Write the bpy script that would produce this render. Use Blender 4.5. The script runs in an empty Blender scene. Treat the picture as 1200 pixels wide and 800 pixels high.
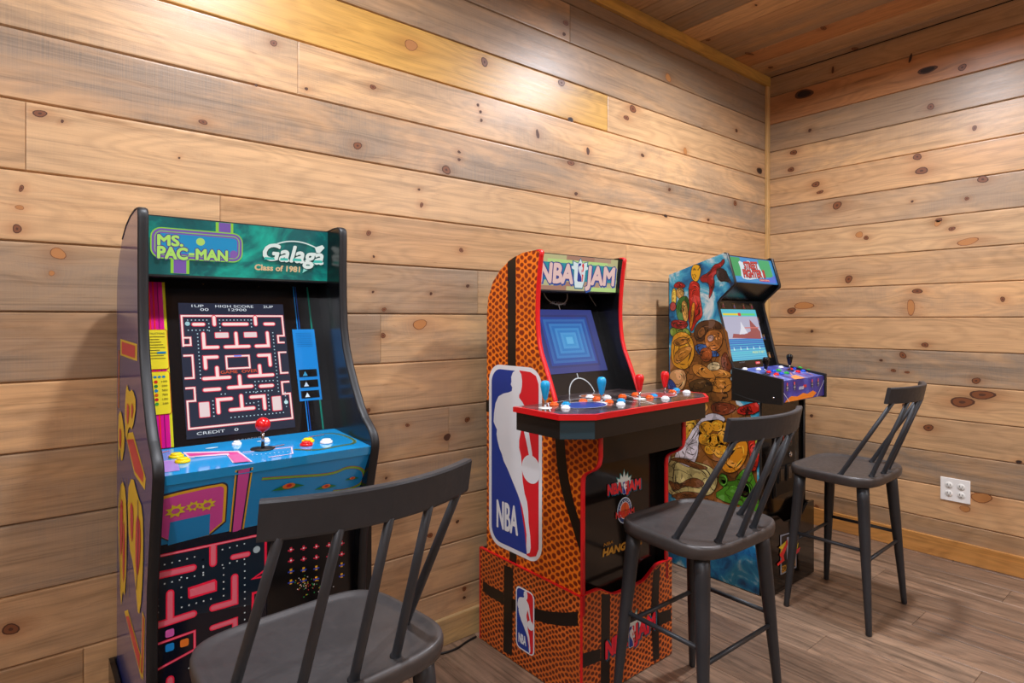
import bpy, math, random
import numpy as np
from mathutils import Vector
random.seed(7); rng = np.random.RandomState(7)
C = bpy.context.scene.collection
sc = bpy.context.scene

# ------------------------------------------------------------------ camera
F, CX, CY, EYE = 703.0, 600.0, 373.5, 1.285       # photo taken as 1200x800
AZ = math.radians(50.55)
fx, fy = math.cos(AZ), math.sin(AZ); rx, ry = fy, -fx
cam = bpy.data.cameras.new('camera'); camo = bpy.data.objects.new('camera', cam); C.objects.link(camo)
camo.location = (0, 0, EYE); camo.rotation_euler = (math.pi/2, 0, AZ - math.pi/2)
cam.sensor_width = 36; cam.lens = F/1200*36; cam.shift_y = -(400-CY)/1200; cam.clip_start = .02
sc.camera = camo
sc.view_settings.view_transform = 'Standard'; sc.view_settings.look = 'None'
sc.view_settings.gamma = 1; sc.view_settings.use_curve_mapping = False
EXPO = 0.0
sc.view_settings.exposure = EXPO
w = bpy.data.worlds.new('world'); sc.world = w; w.use_nodes = True
w.node_tree.nodes['Background'].inputs[0].default_value = (.9, .93, 1, 1)
w.node_tree.nodes['Background'].inputs[1].default_value = .0

WY, WX, ROOM_H = 2.006, 3.855, 2.885              # left wall plane y, right wall plane x
X0, Y0 = -2.4, -3.0                               # the rest of the room, behind the camera
CANS = [(2.60, 1.02, 1.9), (.62, 1.10, 1.35), (3.0, -.75, .8), (-.75, -.45, 1.3), (-1.3, 1.10, .7), (3.0, -2.3, 1.0), (-.9, -2.2, 1.0)]
FILL_GLOBES = [(-1.35, -1.3), (3.1, -1.55)]  # unseen glowing globes, added to lift the ceiling and general fill
FILL_GLOBE_E = 46.0
CAN_W = 25.5
for i, (lx, ly, s) in enumerate(CANS):
    l = bpy.data.lights.new('downlight_lamp', 'AREA'); l.shape = 'DISK'; l.size = .13
    l.energy = CAN_W*s; l.color = (.96, .98, 1.05); l.spread = math.radians(165)
    o = bpy.data.objects.new('downlight_lamp', l); o.location = (lx, ly, ROOM_H-.012); C.objects.link(o)

# ------------------------------------------------------------------ pixel -> point on a real plane
def ray(px, py):
    u = (px-CX)/F; v = -(py-CY)/F
    return Vector((fx+u*rx, fy+u*ry, v))
def hit(o, n, px, py):
    r = ray(px, py); c = Vector((0, 0, EYE)); o = Vector(o); n = Vector(n)
    return c + r*((o-c).dot(n)/r.dot(n))

# ------------------------------------------------------------------ materials
def lin(c):
    return tuple(((x/255)/12.92 if x/255 <= .04045 else ((x/255+.055)/1.055)**2.4) for x in c)
MC = {}
def mat(name, rgb, rough=.4, metal=0, emis=0, coat=0, spec=.5):
    if name in MC: return MC[name]
    m = bpy.data.materials.new(name); m.use_nodes = True
    b = m.node_tree.nodes['Principled BSDF']; c = (*lin(rgb), 1)
    b.inputs['Base Color'].default_value = c; b.inputs['Roughness'].default_value = rough
    b.inputs['Metallic'].default_value = metal; b.inputs['Coat Weight'].default_value = coat
    b.inputs['Specular IOR Level'].default_value = spec
    if emis:
        b.inputs['Emission Color'].default_value = c; b.inputs['Emission Strength'].default_value = emis
        b.inputs['Base Color'].default_value = (0.01, 0.01, 0.01, 1)
    MC[name] = m; return m
def ink(rgb, kind='print'):                        # printed / screen colours
    if kind == 'print': return mat('print_%02x%02x%02x' % rgb, rgb, .28)
    if kind == 'screen': return mat('screen_%02x%02x%02x' % rgb, rgb, .15, emis=.95)
    if kind == 'lit': return mat('backlit_%02x%02x%02x' % rgb, rgb, .2, emis=.8)
class NT:
    def __init__(s, name):
        s.m = bpy.data.materials.new(name); s.m.use_nodes = True; s.t = s.m.node_tree
        s.b = s.t.nodes['Principled BSDF']
    def n(s, kind, **kw):
        n = s.t.nodes.new(kind)
        for k, v in kw.items():
            if k.startswith('_'): setattr(n, k[1:], v)
        return n
    def l(s, a, b): s.t.links.new(a, b)
    def math(s, op, a, b=None, c=None, clamp=False):
        n = s.t.nodes.new('ShaderNodeMath'); n.operation = op; n.use_clamp = clamp
        for i, x in enumerate((a, b, c)):
            if x is None: continue
            if isinstance(x, (int, float)): n.inputs[i].default_value = x
            else: s.l(x, n.inputs[i])
        return n.outputs[0]
    def mix(s, fac, a, b, mode='MIX'):
        n = s.t.nodes.new('ShaderNodeMix'); n.data_type = 'RGBA'; n.blend_type = mode
        for i, x in ((0, fac), (6, a), (7, b)):
            if isinstance(x, (int, float)): n.inputs[i].default_value = x
            elif isinstance(x, tuple): n.inputs[i].default_value = (*x, 1)
            else: s.l(x, n.inputs[i])
        return n.outputs[2]
    def ramp(s, v, stops):
        n = s.t.nodes.new('ShaderNodeValToRGB'); e = n.color_ramp.elements
        while len(e) < len(stops): e.new(.5)
        for i, (p, c) in enumerate(stops):
            e[i].position = p; e[i].color = (c, c, c, 1) if isinstance(c, (int, float)) else (*c, 1)
        s.l(v, n.inputs[0]); return n.outputs[0]
    def noise(s, vec, scale=1, detail=3, rough=.55, dist=0):
        n = s.t.nodes.new('ShaderNodeTexNoise'); n.inputs['Scale'].default_value = scale
        n.inputs['Detail'].default_value = detail; n.inputs['Roughness'].default_value = rough
        n.inputs['Distortion'].default_value = dist; s.l(vec, n.inputs['Vector']); return n.outputs['Fac']
    def scale(s, vec, sx, sy, sz=1, off=(0, 0, 0)):
        n = s.t.nodes.new('ShaderNodeMapping'); n.inputs['Scale'].default_value = (sx, sy, sz)
        n.inputs['Location'].default_value = off; s.l(vec, n.inputs['Vector']); return n.outputs[0]

def wood_material(name, rough=.37, grey_col=(130, 117, 103), contrast=1.0, floor=False):
    N = NT(name)
    uv = N.n('ShaderNodeUVMap', _uv_map='UVMap').outputs[0]
    tone = N.n('ShaderNodeAttribute', _attribute_name='tone').outputs['Color']
    grey = N.n('ShaderNodeAttribute', _attribute_name='grey').outputs['Fac']
    halo = N.n('ShaderNodeAttribute', _attribute_name='halo').outputs['Fac']
    fine = N.noise(N.scale(uv, 3.5, 230), 1, 5, .68)
    med = N.noise(N.scale(uv, .9, 34), 1, 4, .6, .6)
    wob = N.noise(N.scale(uv, 1.3, 5.5), 1, 2, .5)
    # cathedral figure: rings of a slowly varying field
    ring = N.math('SINE', N.math('MULTIPLY', wob, 95))
    ring = N.math('MULTIPLY_ADD', ring, .5, .5)
    g = N.math('ADD', N.math('MULTIPLY', fine, .42), N.math('MULTIPLY', med, .58))
    g = N.ramp(g, [(.32, max(.1, 1-.42*contrast)), (.5, 1.0), (.66, 1+.14*contrast)])
    r2 = N.ramp(ring, [(0, 1-.10*contrast), (.55, 1.0), (1, 1.04)])
    col = N.mix(1, tone, g, 'MULTIPLY'); col = N.mix(1, col, r2, 'MULTIPLY')
    big = N.noise(N.scale(uv, 1.7, 6.0, off=(3.1, 7.7, 0)), 1, 6, .66, .5)
    warm = N.noise(N.scale(uv, .7, 4.5, off=(13.1, 2.7, 0)), 1, 2, .5)
    col = N.mix(N.ramp(warm, [(.5, 0.0), (.72, .35)]), col, N.mix(1, col, (1.0, .90, .80), 'MULTIPLY'))
    # rough sawn grey weathering, with faint saw marks across the board
    saw = N.noise(N.scale(uv, 330, 5), 1, 2, .5)
    gm = N.math('MULTIPLY', N.ramp(big, [(.39, 0.0), (.57, 1.0)]), grey)
    gcol = N.mix(N.ramp(saw, [(.35, .0), (.65, .45)]), lin(grey_col), N.mix(.6, lin(grey_col), tone))
    gcol = N.mix(1, gcol, g, 'MULTIPLY')
    col = N.mix(gm, col, gcol)
    fleck = N.noise(N.scale(uv, 14, 95, off=(5.5, 1.3, 0)), 1, 3, .6)
    stain = N.noise(N.scale(uv, 2.6, 13, off=(9.5, 4.3, 0)), 1, 5, .7, .8)
    col = N.mix(N.ramp(fleck, [(.66, 0.0), (.74, .5)]), col, N.mix(1, col, (.55, .42, .34), 'MULTIPLY'))
    col = N.mix(N.ramp(stain, [(.57, 0.0), (.72, .55)]), col, N.mix(1, col, (.66, .58, .52), 'MULTIPLY'))
    col = N.mix(N.math('MULTIPLY', halo, .62, clamp=True), col, N.mix(1, col, (.62, .40, .27), 'MULTIPLY'))
    N.l(col, N.b.inputs['Base Color'])
    N.l(N.math('ADD', rough, N.math('MULTIPLY', N.math('SUBTRACT', fine, .5), .25)), N.b.inputs['Roughness'])
    b = N.n('ShaderNodeBump'); b.inputs['Strength'].default_value = .22; b.inputs['Distance'].default_value = .0015
    N.l(N.math('ADD', N.math('ADD', fine, N.math('MULTIPLY', med, .8)), N.math('MULTIPLY', N.math('MULTIPLY', saw, gm), .5)), b.inputs['Height'])
    N.l(b.outputs[0], N.b.inputs['Normal'])
    return N.m
M_WOOD = wood_material('pine_boards')
M_FLOOR = wood_material('vinyl_plank_floor', .38, (92, 76, 64), 2.1)
M_GAP = mat('board_gap', (38, 26, 17), .9)
M_KR = mat('knot_heartwood', (118, 68, 38), .45); M_KD = mat('knot_bark_ring', (78, 44, 24), .6)
M_KO = mat('knot_orange_wood', (172, 116, 66), .45); M_KX = mat('knot_burnt_hole', (36, 20, 12), .7)

def basketball(name, c_lo, c_hi, sp=.0165):
    N = NT(name); uv = N.n('ShaderNodeUVMap', _uv_map='UVMap').outputs[0]
    wv = N.t.nodes.new('ShaderNodeTexNoise'); wv.inputs['Scale'].default_value = 14; wv.inputs['Detail'].default_value = 1
    N.l(uv, wv.inputs['Vector'])
    sub = N.n('ShaderNodeVectorMath', _operation='SUBTRACT'); N.l(wv.outputs['Color'], sub.inputs[0]); sub.inputs[1].default_value = (.5, .5, .5)
    sca = N.n('ShaderNodeVectorMath', _operation='SCALE'); N.l(sub.outputs[0], sca.inputs[0]); sca.inputs['Scale'].default_value = sp*1.1
    add = N.n('ShaderNodeVectorMath', _operation='ADD'); N.l(uv, add.inputs[0]); N.l(sca.outputs[0], add.inputs[1])
    ds = []
    a, b = sp*1.5, sp*.9
    for off in (0, .5):
        m = N.scale(add.outputs[0], 1/a, 1/b, 1, (off, off, 0))
        f = N.n('ShaderNodeVectorMath', _operation='FRACTION'); N.l(m, f.inputs[0])
        s = N.n('ShaderNodeVectorMath', _operation='SUBTRACT'); N.l(f.outputs[0], s.inputs[0]); s.inputs[1].default_value = (.5, .5, 0)
        k = N.n('ShaderNodeVectorMath', _operation='MULTIPLY'); N.l(s.outputs[0], k.inputs[0]); k.inputs[1].default_value = (1.3, 1.0, 0)
        ln = N.n('ShaderNodeVectorMath', _operation='LENGTH'); N.l(k.outputs[0], ln.inputs[0]); ds.append(ln.outputs['Value'])
    d = N.math('MINIMUM', ds[0], ds[1])
    f = N.ramp(d, [(.26, 0.0), (.36, 1.0)])
    big = N.noise(uv, 3.5, 2)
    cl = N.mix(big, lin(c_lo), tuple(x*1.5 for x in lin(c_lo)))
    ch = N.mix(N.ramp(big, [(.35, 0.0), (.65, 1.0)]), lin(c_hi), tuple(x*.72 for x in lin(c_hi)))
    N.l(N.mix(f, cl, ch), N.b.inputs['Base Color']); N.b.inputs['Roughness'].default_value = .3
    return N.m
M_BALL = basketball('basketball_print', (120, 36, 10), (255, 132, 30), .0285)
M_BALL2 = basketball('basketball_print_dark', (84, 30, 16), (226, 112, 40), .0225)

def cloudy(name, stops, sc_=6, rough=.3, detail=5, dist=1.2, emis=0):
    N = NT(name); uv = N.n('ShaderNodeUVMap', _uv_map='UVMap').outputs[0]
    cc = N.ramp(N.noise(uv, sc_, detail, .6, dist), [(p, lin(c)) for p, c in stops]); N.l(cc, N.b.inputs['Base Color'])
    if emis: N.l(cc, N.b.inputs['Emission Color']); N.b.inputs['Emission Strength'].default_value = emis
    N.b.inputs['Roughness'].default_value = rough; return N.m
M_SKYART = cloudy('painted_storm_cloud_print', [(.3, (10, 50, 90)), (.42, (20, 130, 190)), (.53, (80, 190, 225)), (.62, (225, 240, 245))])
M_SEAART = cloudy('painted_blue_water_print', [(.3, (8, 40, 80)), (.45, (14, 110, 175)), (.58, (40, 150, 200)), (.70, (190, 225, 235))], 9)
M_TEAL = cloudy('marquee_teal_print', [(.3, (8, 58, 62)), (.5, (12, 78, 78)), (.62, (14, 128, 112)), (.75, (40, 170, 140))], 5, emis=.5)
M_DECKBLUE = cloudy('deck_purple_print', [(.35, (40, 40, 110)), (.5, (70, 80, 160)), (.65, (120, 130, 190))], 9)
M_PURPLE = cloudy('panel_purple_print', [(.35, (44, 38, 120)), (.55, (60, 60, 165)), (.7, (80, 110, 195))], 8)
def comic(c):
    nm = 'comic_print_%02x%02x%02x' % c
    if nm in MC: return MC[nm]
    N = NT(nm); uv = N.n('ShaderNodeUVMap', _uv_map='UVMap').outputs[0]
    w1 = N.t.nodes.new('ShaderNodeTexNoise'); w1.inputs['Scale'].default_value = 16; w1.inputs['Detail'].default_value = 2; N.l(uv, w1.inputs['Vector'])
    sc1 = N.n('ShaderNodeVectorMath', _operation='SCALE'); N.l(w1.outputs['Color'], sc1.inputs[0]); sc1.inputs['Scale'].default_value = .05
    ad = N.n('ShaderNodeVectorMath', _operation='ADD'); N.l(uv, ad.inputs[0]); N.l(sc1.outputs[0], ad.inputs[1])
    v = N.n('ShaderNodeTexVoronoi', _feature='DISTANCE_TO_EDGE'); v.inputs['Scale'].default_value = 13; N.l(ad.outputs[0], v.inputs['Vector'])
    v2 = N.n('ShaderNodeTexVoronoi', _feature='SMOOTH_F1'); v2.inputs['Scale'].default_value = 13; N.l(ad.outputs[0], v2.inputs['Vector'])
    L = lin(c); dk = tuple(x*.42 for x in L); md = L; hl = tuple(min(1, x*1.35+.05) for x in L)
    r = N.t.nodes.new('ShaderNodeValToRGB'); r.color_ramp.interpolation = 'CONSTANT'; e = r.color_ramp.elements; e.new(.5); e.new(.7)
    t = N.math('ADD', v2.outputs['Distance'], N.math('MULTIPLY', N.math('SUBTRACT', N.noise(uv, 40, 2), .5), .35))
    for i, (p, q) in enumerate(((0, hl), (.30, md), (.54, tuple(x*.62 for x in L)), (.70, dk))): 
        if i >= len(e): e.new(p)
        e[i].position = p; e[i].color = (*q, 1)
    N.l(t, r.inputs[0])
    ln = N.math('MULTIPLY', N.ramp(v.outputs['Distance'], [(.010, 1.0), (.026, 0.0)]), N.ramp(N.noise(uv, 7, 1), [(.42, 0.0), (.5, 1.0)]))
    N.l(N.mix(ln, r.outputs[0], (.012, .008, .007)), N.b.inputs['Base Color']); N.b.inputs['Roughness'].default_value = .3
    MC[nm] = N.m; return N.m
def scratched(name, rgb, rough, metal=.0, spec=.5):
    N = NT(name); co = N.n('ShaderNodeTexCoord').outputs['Object']
    a = N.noise(co, 9, 5, .6); b = N.noise(co, 55, 3, .6)
    N.l(N.mix(N.ramp(a, [(.35, 0.0), (.7, .7)]), lin(rgb), tuple(min(1, x*1.45) for x in lin(rgb))), N.b.inputs['Base Color'])
    N.l(N.math('ADD', rough, N.math('MULTIPLY', N.math('SUBTRACT', b, .5), .3)), N.b.inputs['Roughness'])
    N.b.inputs['Metallic'].default_value = metal; N.b.inputs['Specular IOR Level'].default_value = spec
    return N.m
M_STOOL = scratched('charcoal_painted_metal', (46, 48, 52), .45, .2)
M_SEAT = scratched('worn_gunmetal_seat', (66, 62, 61), .42, .3)
M_BLK = mat('black_laminate', (13, 13, 15), .22); M_BLKM = mat('black_matte', (14, 14, 15), .55)
M_MOLD = mat('black_edge_moulding', (17, 18, 21), .5); M_REDM = mat('red_edge_moulding', (214, 20, 28), .3)
M_GLOSSBR = mat('black_gloss_panel', (20, 16, 14), .10)
M_GLASS = mat('black_screen_glass', (8, 9, 12), .08)

# ------------------------------------------------------------------ mesh builder
class MB:
    def __init__(s): s.v = []; s.f = []; s.m = []; s.sm = []; s.mats = []; s.uv = None
    def mi(s, m):
        if m not in s.mats: s.mats.append(m)
        return s.mats.index(m)
    def add(s, vs, fs, m, smooth=False):
        b = len(s.v); k = s.mi(m); s.v += [tuple(x) for x in vs]
        for f in fs: s.f.append([i+b for i in f]); s.m.append(k); s.sm.append(smooth)
    def box(s, a, b, m):
        x0, y0, z0 = a; x1, y1, z1 = b
        s.add([(x0,y0,z0),(x1,y0,z0),(x1,y1,z0),(x0,y1,z0),(x0,y0,z1),(x1,y0,z1),(x1,y1,z1),(x0,y1,z1)],
              [(0,3,2,1),(4,5,6,7),(0,1,5,4),(1,2,6,5),(2,3,7,6),(3,0,4,7)], m)
    def prism_x(s, prof, x0, x1, m, side=None, rev=False):     # prof: (y,z) closed
        n = len(prof); vs = [(x0, y, z) for y, z in prof]+[(x1, y, z) for y, z in prof]
        a = sum(prof[i][0]*prof[(i+1)%n][1]-prof[(i+1)%n][0]*prof[i][1] for i in range(n))
        idx = list(range(n))
        L = [idx[::-1]] if a > 0 else [idx]; R = [[i+n for i in idx]] if a > 0 else [[i+n for i in idx[::-1]]]
        E = [((i), (i+1)%n, (i+1)%n+n, i+n) for i in range(n)]
        if a > 0: E = [e for e in E]
        else: E = [e[::-1] for e in E]
        s.add(vs, L, side or m); s.add(vs, R, m); s.add(vs, E, m)
    def prism_y(s, prof, y0, y1, m, front=None):               # prof: (x,z) closed, counter-clockwise seen from -y
        n = len(prof); vs = [(x, y0, z) for x, z in prof]+[(x, y1, z) for x, z in prof]
        s.add(vs, [list(range(n))], front or m); s.add(vs, [[i+n for i in range(n)][::-1]], m)
        s.add(vs, [((i+1)%n, i, i+n, (i+1)%n+n) for i in range(n)], m)
    def prism_z(s, prof, z0, z1, m, top=None):                 # prof: (x,y) ccw from above
        n = len(prof); vs = [(x, y, z1) for x, y in prof]+[(x, y, z0) for x, y in prof]
        s.add(vs, [list(range(n))], top or m); s.add(vs, [[i+n for i in range(n)][::-1]], m)
        s.add(vs, [((i+1)%n, i, i+n, (i+1)%n+n) for i in range(n)], m)
    def lathe(s, c, axis, prof, m, seg=20, cap=True):           # prof: (r, h) along axis
        a = Vector(axis).normalized(); t = Vector((1,0,0)) if abs(a.x) < .8 else Vector((0,1,0))
        u = a.cross(t).normalized(); v = a.cross(u); c = Vector(c); vs = []
        for r, h in prof:
            for k in range(seg):
                th = 2*math.pi*k/seg; vs.append(c+a*h+u*(r*math.cos(th))+v*(r*math.sin(th)))
        fs = []
        for j in range(len(prof)-1):
            for k in range(seg): fs.append((j*seg+k, j*seg+(k+1)%seg, (j+1)*seg+(k+1)%seg, (j+1)*seg+k))
        if cap: fs.append(tuple(range(seg))[::-1]); fs.append(tuple((len(prof)-1)*seg+k for k in range(seg)))
        s.add(vs, fs, m, True)
    def tube(s, p, q, r0, r1, m, seg=14):
        p = Vector(p); q = Vector(q); s.lathe(p, q-p, [(r0, 0), (r1, (q-p).length)], m, seg)
    def path(s, pts, r, m, seg=10):
        pts = [Vector(p) for p in pts]; vs = []; 
        for i, p in enumerate(pts):
            d = (pts[min(i+1, len(pts)-1)]-pts[max(i-1, 0)]).normalized(); u = d.cross(Vector((0,0,1))).normalized(); v = d.cross(u)
            for k in range(seg): th = 2*math.pi*k/seg; vs.append(p+u*r*math.cos(th)+v*r*math.sin(th))
        fs = [(j*seg+k, j*seg+(k+1)%seg, (j+1)*seg+(k+1)%seg, (j+1)*seg+k) for j in range(len(pts)-1) for k in range(seg)]
        s.add(vs, fs, m, True)
    def build(s, name, parent=None, base=None, bevel=0):
        me = bpy.data.meshes.new(name)
        o = Vector(base) if base is not None else (Vector(parent['_o']) if parent is not None else Vector((0,0,0)))
        me.from_pydata([tuple(Vector(v)-o) for v in s.v], [], s.f)
        for m in s.mats: me.materials.append(m)
        me.polygons.foreach_set('material_index', s.m); me.polygons.foreach_set('use_smooth', s.sm)
        uvl = me.uv_layers.new(name='UVMap'); me.update()
        for p in me.polygons:
            n = p.normal; ax = max(range(3), key=lambda i: abs(n[i]))
            for li in p.loop_indices:
                co = me.vertices[me.loops[li].vertex_index].co
                uvl.data[li].uv = (co.y, co.z) if ax == 0 else ((co.x, co.z) if ax == 1 else (co.x, co.y))
        ob = bpy.data.objects.new(name, me); C.objects.link(ob)
        if parent is not None: ob.parent = parent; ob['_o'] = tuple(o); TMP.append(ob)
        else: ob.location = o
        if bevel:
            b = ob.modifiers.new('bevel', 'BEVEL'); b.width = bevel; b.segments = 2; b.limit_method = 'ANGLE'; b.angle_limit = math.radians(50)
        return ob
TMP = []
def thing(name, label, cat, loc, group=None):
    o = bpy.data.objects.new(name, None); C.objects.link(o); o.location = loc; o.empty_display_size = .1
    o['label'] = label; o['category'] = cat; o['_o'] = tuple(loc); TMP.append(o)
    if group: o['group'] = group
    return o
def tag(o, label, cat, group=None):
    o['label'] = label; o['category'] = cat
    if group: o['group'] = group
    return o
def struct(o): o['kind'] = 'structure'; return o

# ------------------------------------------------------------------ 2-D art laid onto a panel
TXT = {}
def text_geo(sx, bold, spacing):
    k = (sx, bold, spacing)
    if k not in TXT:
        cu = bpy.data.curves.new('lettering', 'FONT'); cu.body = sx; cu.offset = bold; cu.space_character = spacing; cu.resolution_u = 3
        ob = bpy.data.objects.new('lettering', cu); C.objects.link(ob); bpy.context.view_layer.update()
        me = bpy.data.meshes.new_from_object(ob.evaluated_get(bpy.context.evaluated_depsgraph_get()))
        v = np.array([(q.co.x, q.co.y) for q in me.vertices]); f = [list(p.vertices) for p in me.polygons]
        bpy.data.objects.remove(ob); bpy.data.curves.remove(cu); bpy.data.meshes.remove(me)
        v[:, 0] -= v[:, 0].min(); wd = v[:, 0].max(); h0 = .0; h1 = v[:, 1].max()
        TXT[k] = (v, f, wd, h1)
    return TXT[k]
class Art:
    LAY = .0005
    def __init__(s, mb, o, u, v, kind='print', base=1):
        s.mb = mb; s.o = Vector(o); s.u = Vector(u).normalized(); s.v = Vector(v).normalized(); s.n = s.u.cross(s.v)
        s.kind = kind; s.base = base
    def p3(s, q, layer): return s.o+s.u*q[0]+s.v*q[1]+s.n*(s.LAY*(s.base+layer))
    def uv(s, px, py):
        d = hit(s.o, s.n, px, py)-s.o; return (d.dot(s.u), d.dot(s.v))
    def px(s, pts, org=(0, 0), k=1.0): return [s.uv(org[0]+x/k, org[1]+y/k) for x, y in pts]
    def M(s, c): return ink(c, s.kind) if isinstance(c, tuple) else c
    def poly(s, pts, c, layer=0):
        a = sum(pts[i-1][0]*pts[i][1]-pts[i][0]*pts[i-1][1] for i in range(len(pts)))
        if a < 0: pts = pts[::-1]
        s.mb.add([s.p3(q, layer) for q in pts], [list(range(len(pts)))], s.M(c))
    def rect(s, x0, y0, x1, y1, c, layer=0): s.poly([(x0,y0),(x1,y0),(x1,y1),(x0,y1)], c, layer)
    def rrect(s, x0, y0, x1, y1, r, c, layer=0, n=5):
        r = min(r, (x1-x0)/2-1e-5, (y1-y0)/2-1e-5); pts = []
        for cx, cy, a0 in ((x1-r,y0+r,-90),(x1-r,y1-r,0),(x0+r,y1-r,90),(x0+r,y0+r,180)):
            for i in range(n+1): a = math.radians(a0+90*i/n); pts.append((cx+r*math.cos(a), cy+r*math.sin(a)))
        s.poly(pts, c, layer)
    def ell(s, x, y, a, b, c, layer=0, n=20, rot=0):
        cr, sr = math.cos(rot), math.sin(rot); P = []
        for i in range(n):
            t = 2*math.pi*i/n; ex, ey = a*math.cos(t), b*math.sin(t); P.append((x+ex*cr-ey*sr, y+ex*sr+ey*cr))
        s.poly(P, c, layer)
    def stroke(s, pts, wd, c, layer=0, closed=False):
        pts = [Vector((p[0], p[1])) for p in pts]; n = len(pts); vs = []
        for i in range(n):
            a = pts[i-1] if (i or closed) else pts[i]; b = pts[(i+1) % n] if (i < n-1 or closed) else pts[i]
            d1 = (pts[i]-a); d2 = (b-pts[i])
            d1 = d1.normalized() if d1.length > 1e-9 else d2.normalized(); d2 = d2.normalized() if d2.length > 1e-9 else d1
            t = (d1+d2); t = t.normalized() if t.length > 1e-6 else d1
            nn = Vector((-t.y, t.x)); k = 1/max(.5, nn.dot(Vector((-d1.y, d1.x))))
            vs += [pts[i]-nn*wd/2*k, pts[i]+nn*wd/2*k]
        m = n if closed else n-1
        s.mb.add([s.p3(q, layer) for q in vs], [(2*i, (2*i+2) % (2*n), (2*i+3) % (2*n), 2*i+1) for i in range(m)], s.M(c))
    def wall(s, pts, wd, ci, co, layer=0):                     # capsule-ended bar with an outline
        for ww, cc, L in ((wd, co, layer), (wd*.62, ci, layer+1)):
            s.stroke(pts, ww, cc, L)
            for qi, q in enumerate(pts): s.ell(q[0], q[1], ww/2, ww/2, cc, L+.25+.2*qi, 10)
    def text(s, tx, bl, br, tl, c, layer=0, bold=0.0, spacing=1.0, offs=(0, 0)):
        v, f, wd, h = text_geo(tx, 0.0, spacing); cop = [(0, 0)]
        if bold > .02:
            rr = bold*.55; cop = [(rr*math.cos(k*2*math.pi/6+.3), rr*math.sin(k*2*math.pi/6+.3)) for k in range(6)]+[(0, 0)]
        bl, br, tl = [Vector((q[0]+offs[0], q[1]+offs[1])) for q in (bl, br, tl)]; U = br-bl; W = tl-bl
        for ci, (ox, oy) in enumerate(cop):
            oo = Vector((ox, oy))*W.length/h
            s.mb.add([s.p3(bl+U*(x/wd)+W*(y/h)+oo, layer+ci*.12) for x, y in v], f, s.M(c))
    def textpx(s, tx, bl, br, tl, c, layer=0, **kw):
        s.text(tx, *[s.uv(*q) for q in (bl, br, tl)], c, layer, **kw)
def smooth(pts, n=2, closed=True):
    for _ in range(n):
        o = []; N = len(pts)
        for i in range(N if closed else N-1):
            a, b = pts[i], pts[(i+1) % N]
            o += [(a[0]*.75+b[0]*.25, a[1]*.75+b[1]*.25), (a[0]*.25+b[0]*.75, a[1]*.25+b[1]*.75)]
        pts = o if closed else [pts[0]]+o+[pts[-1]]
    return pts

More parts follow.
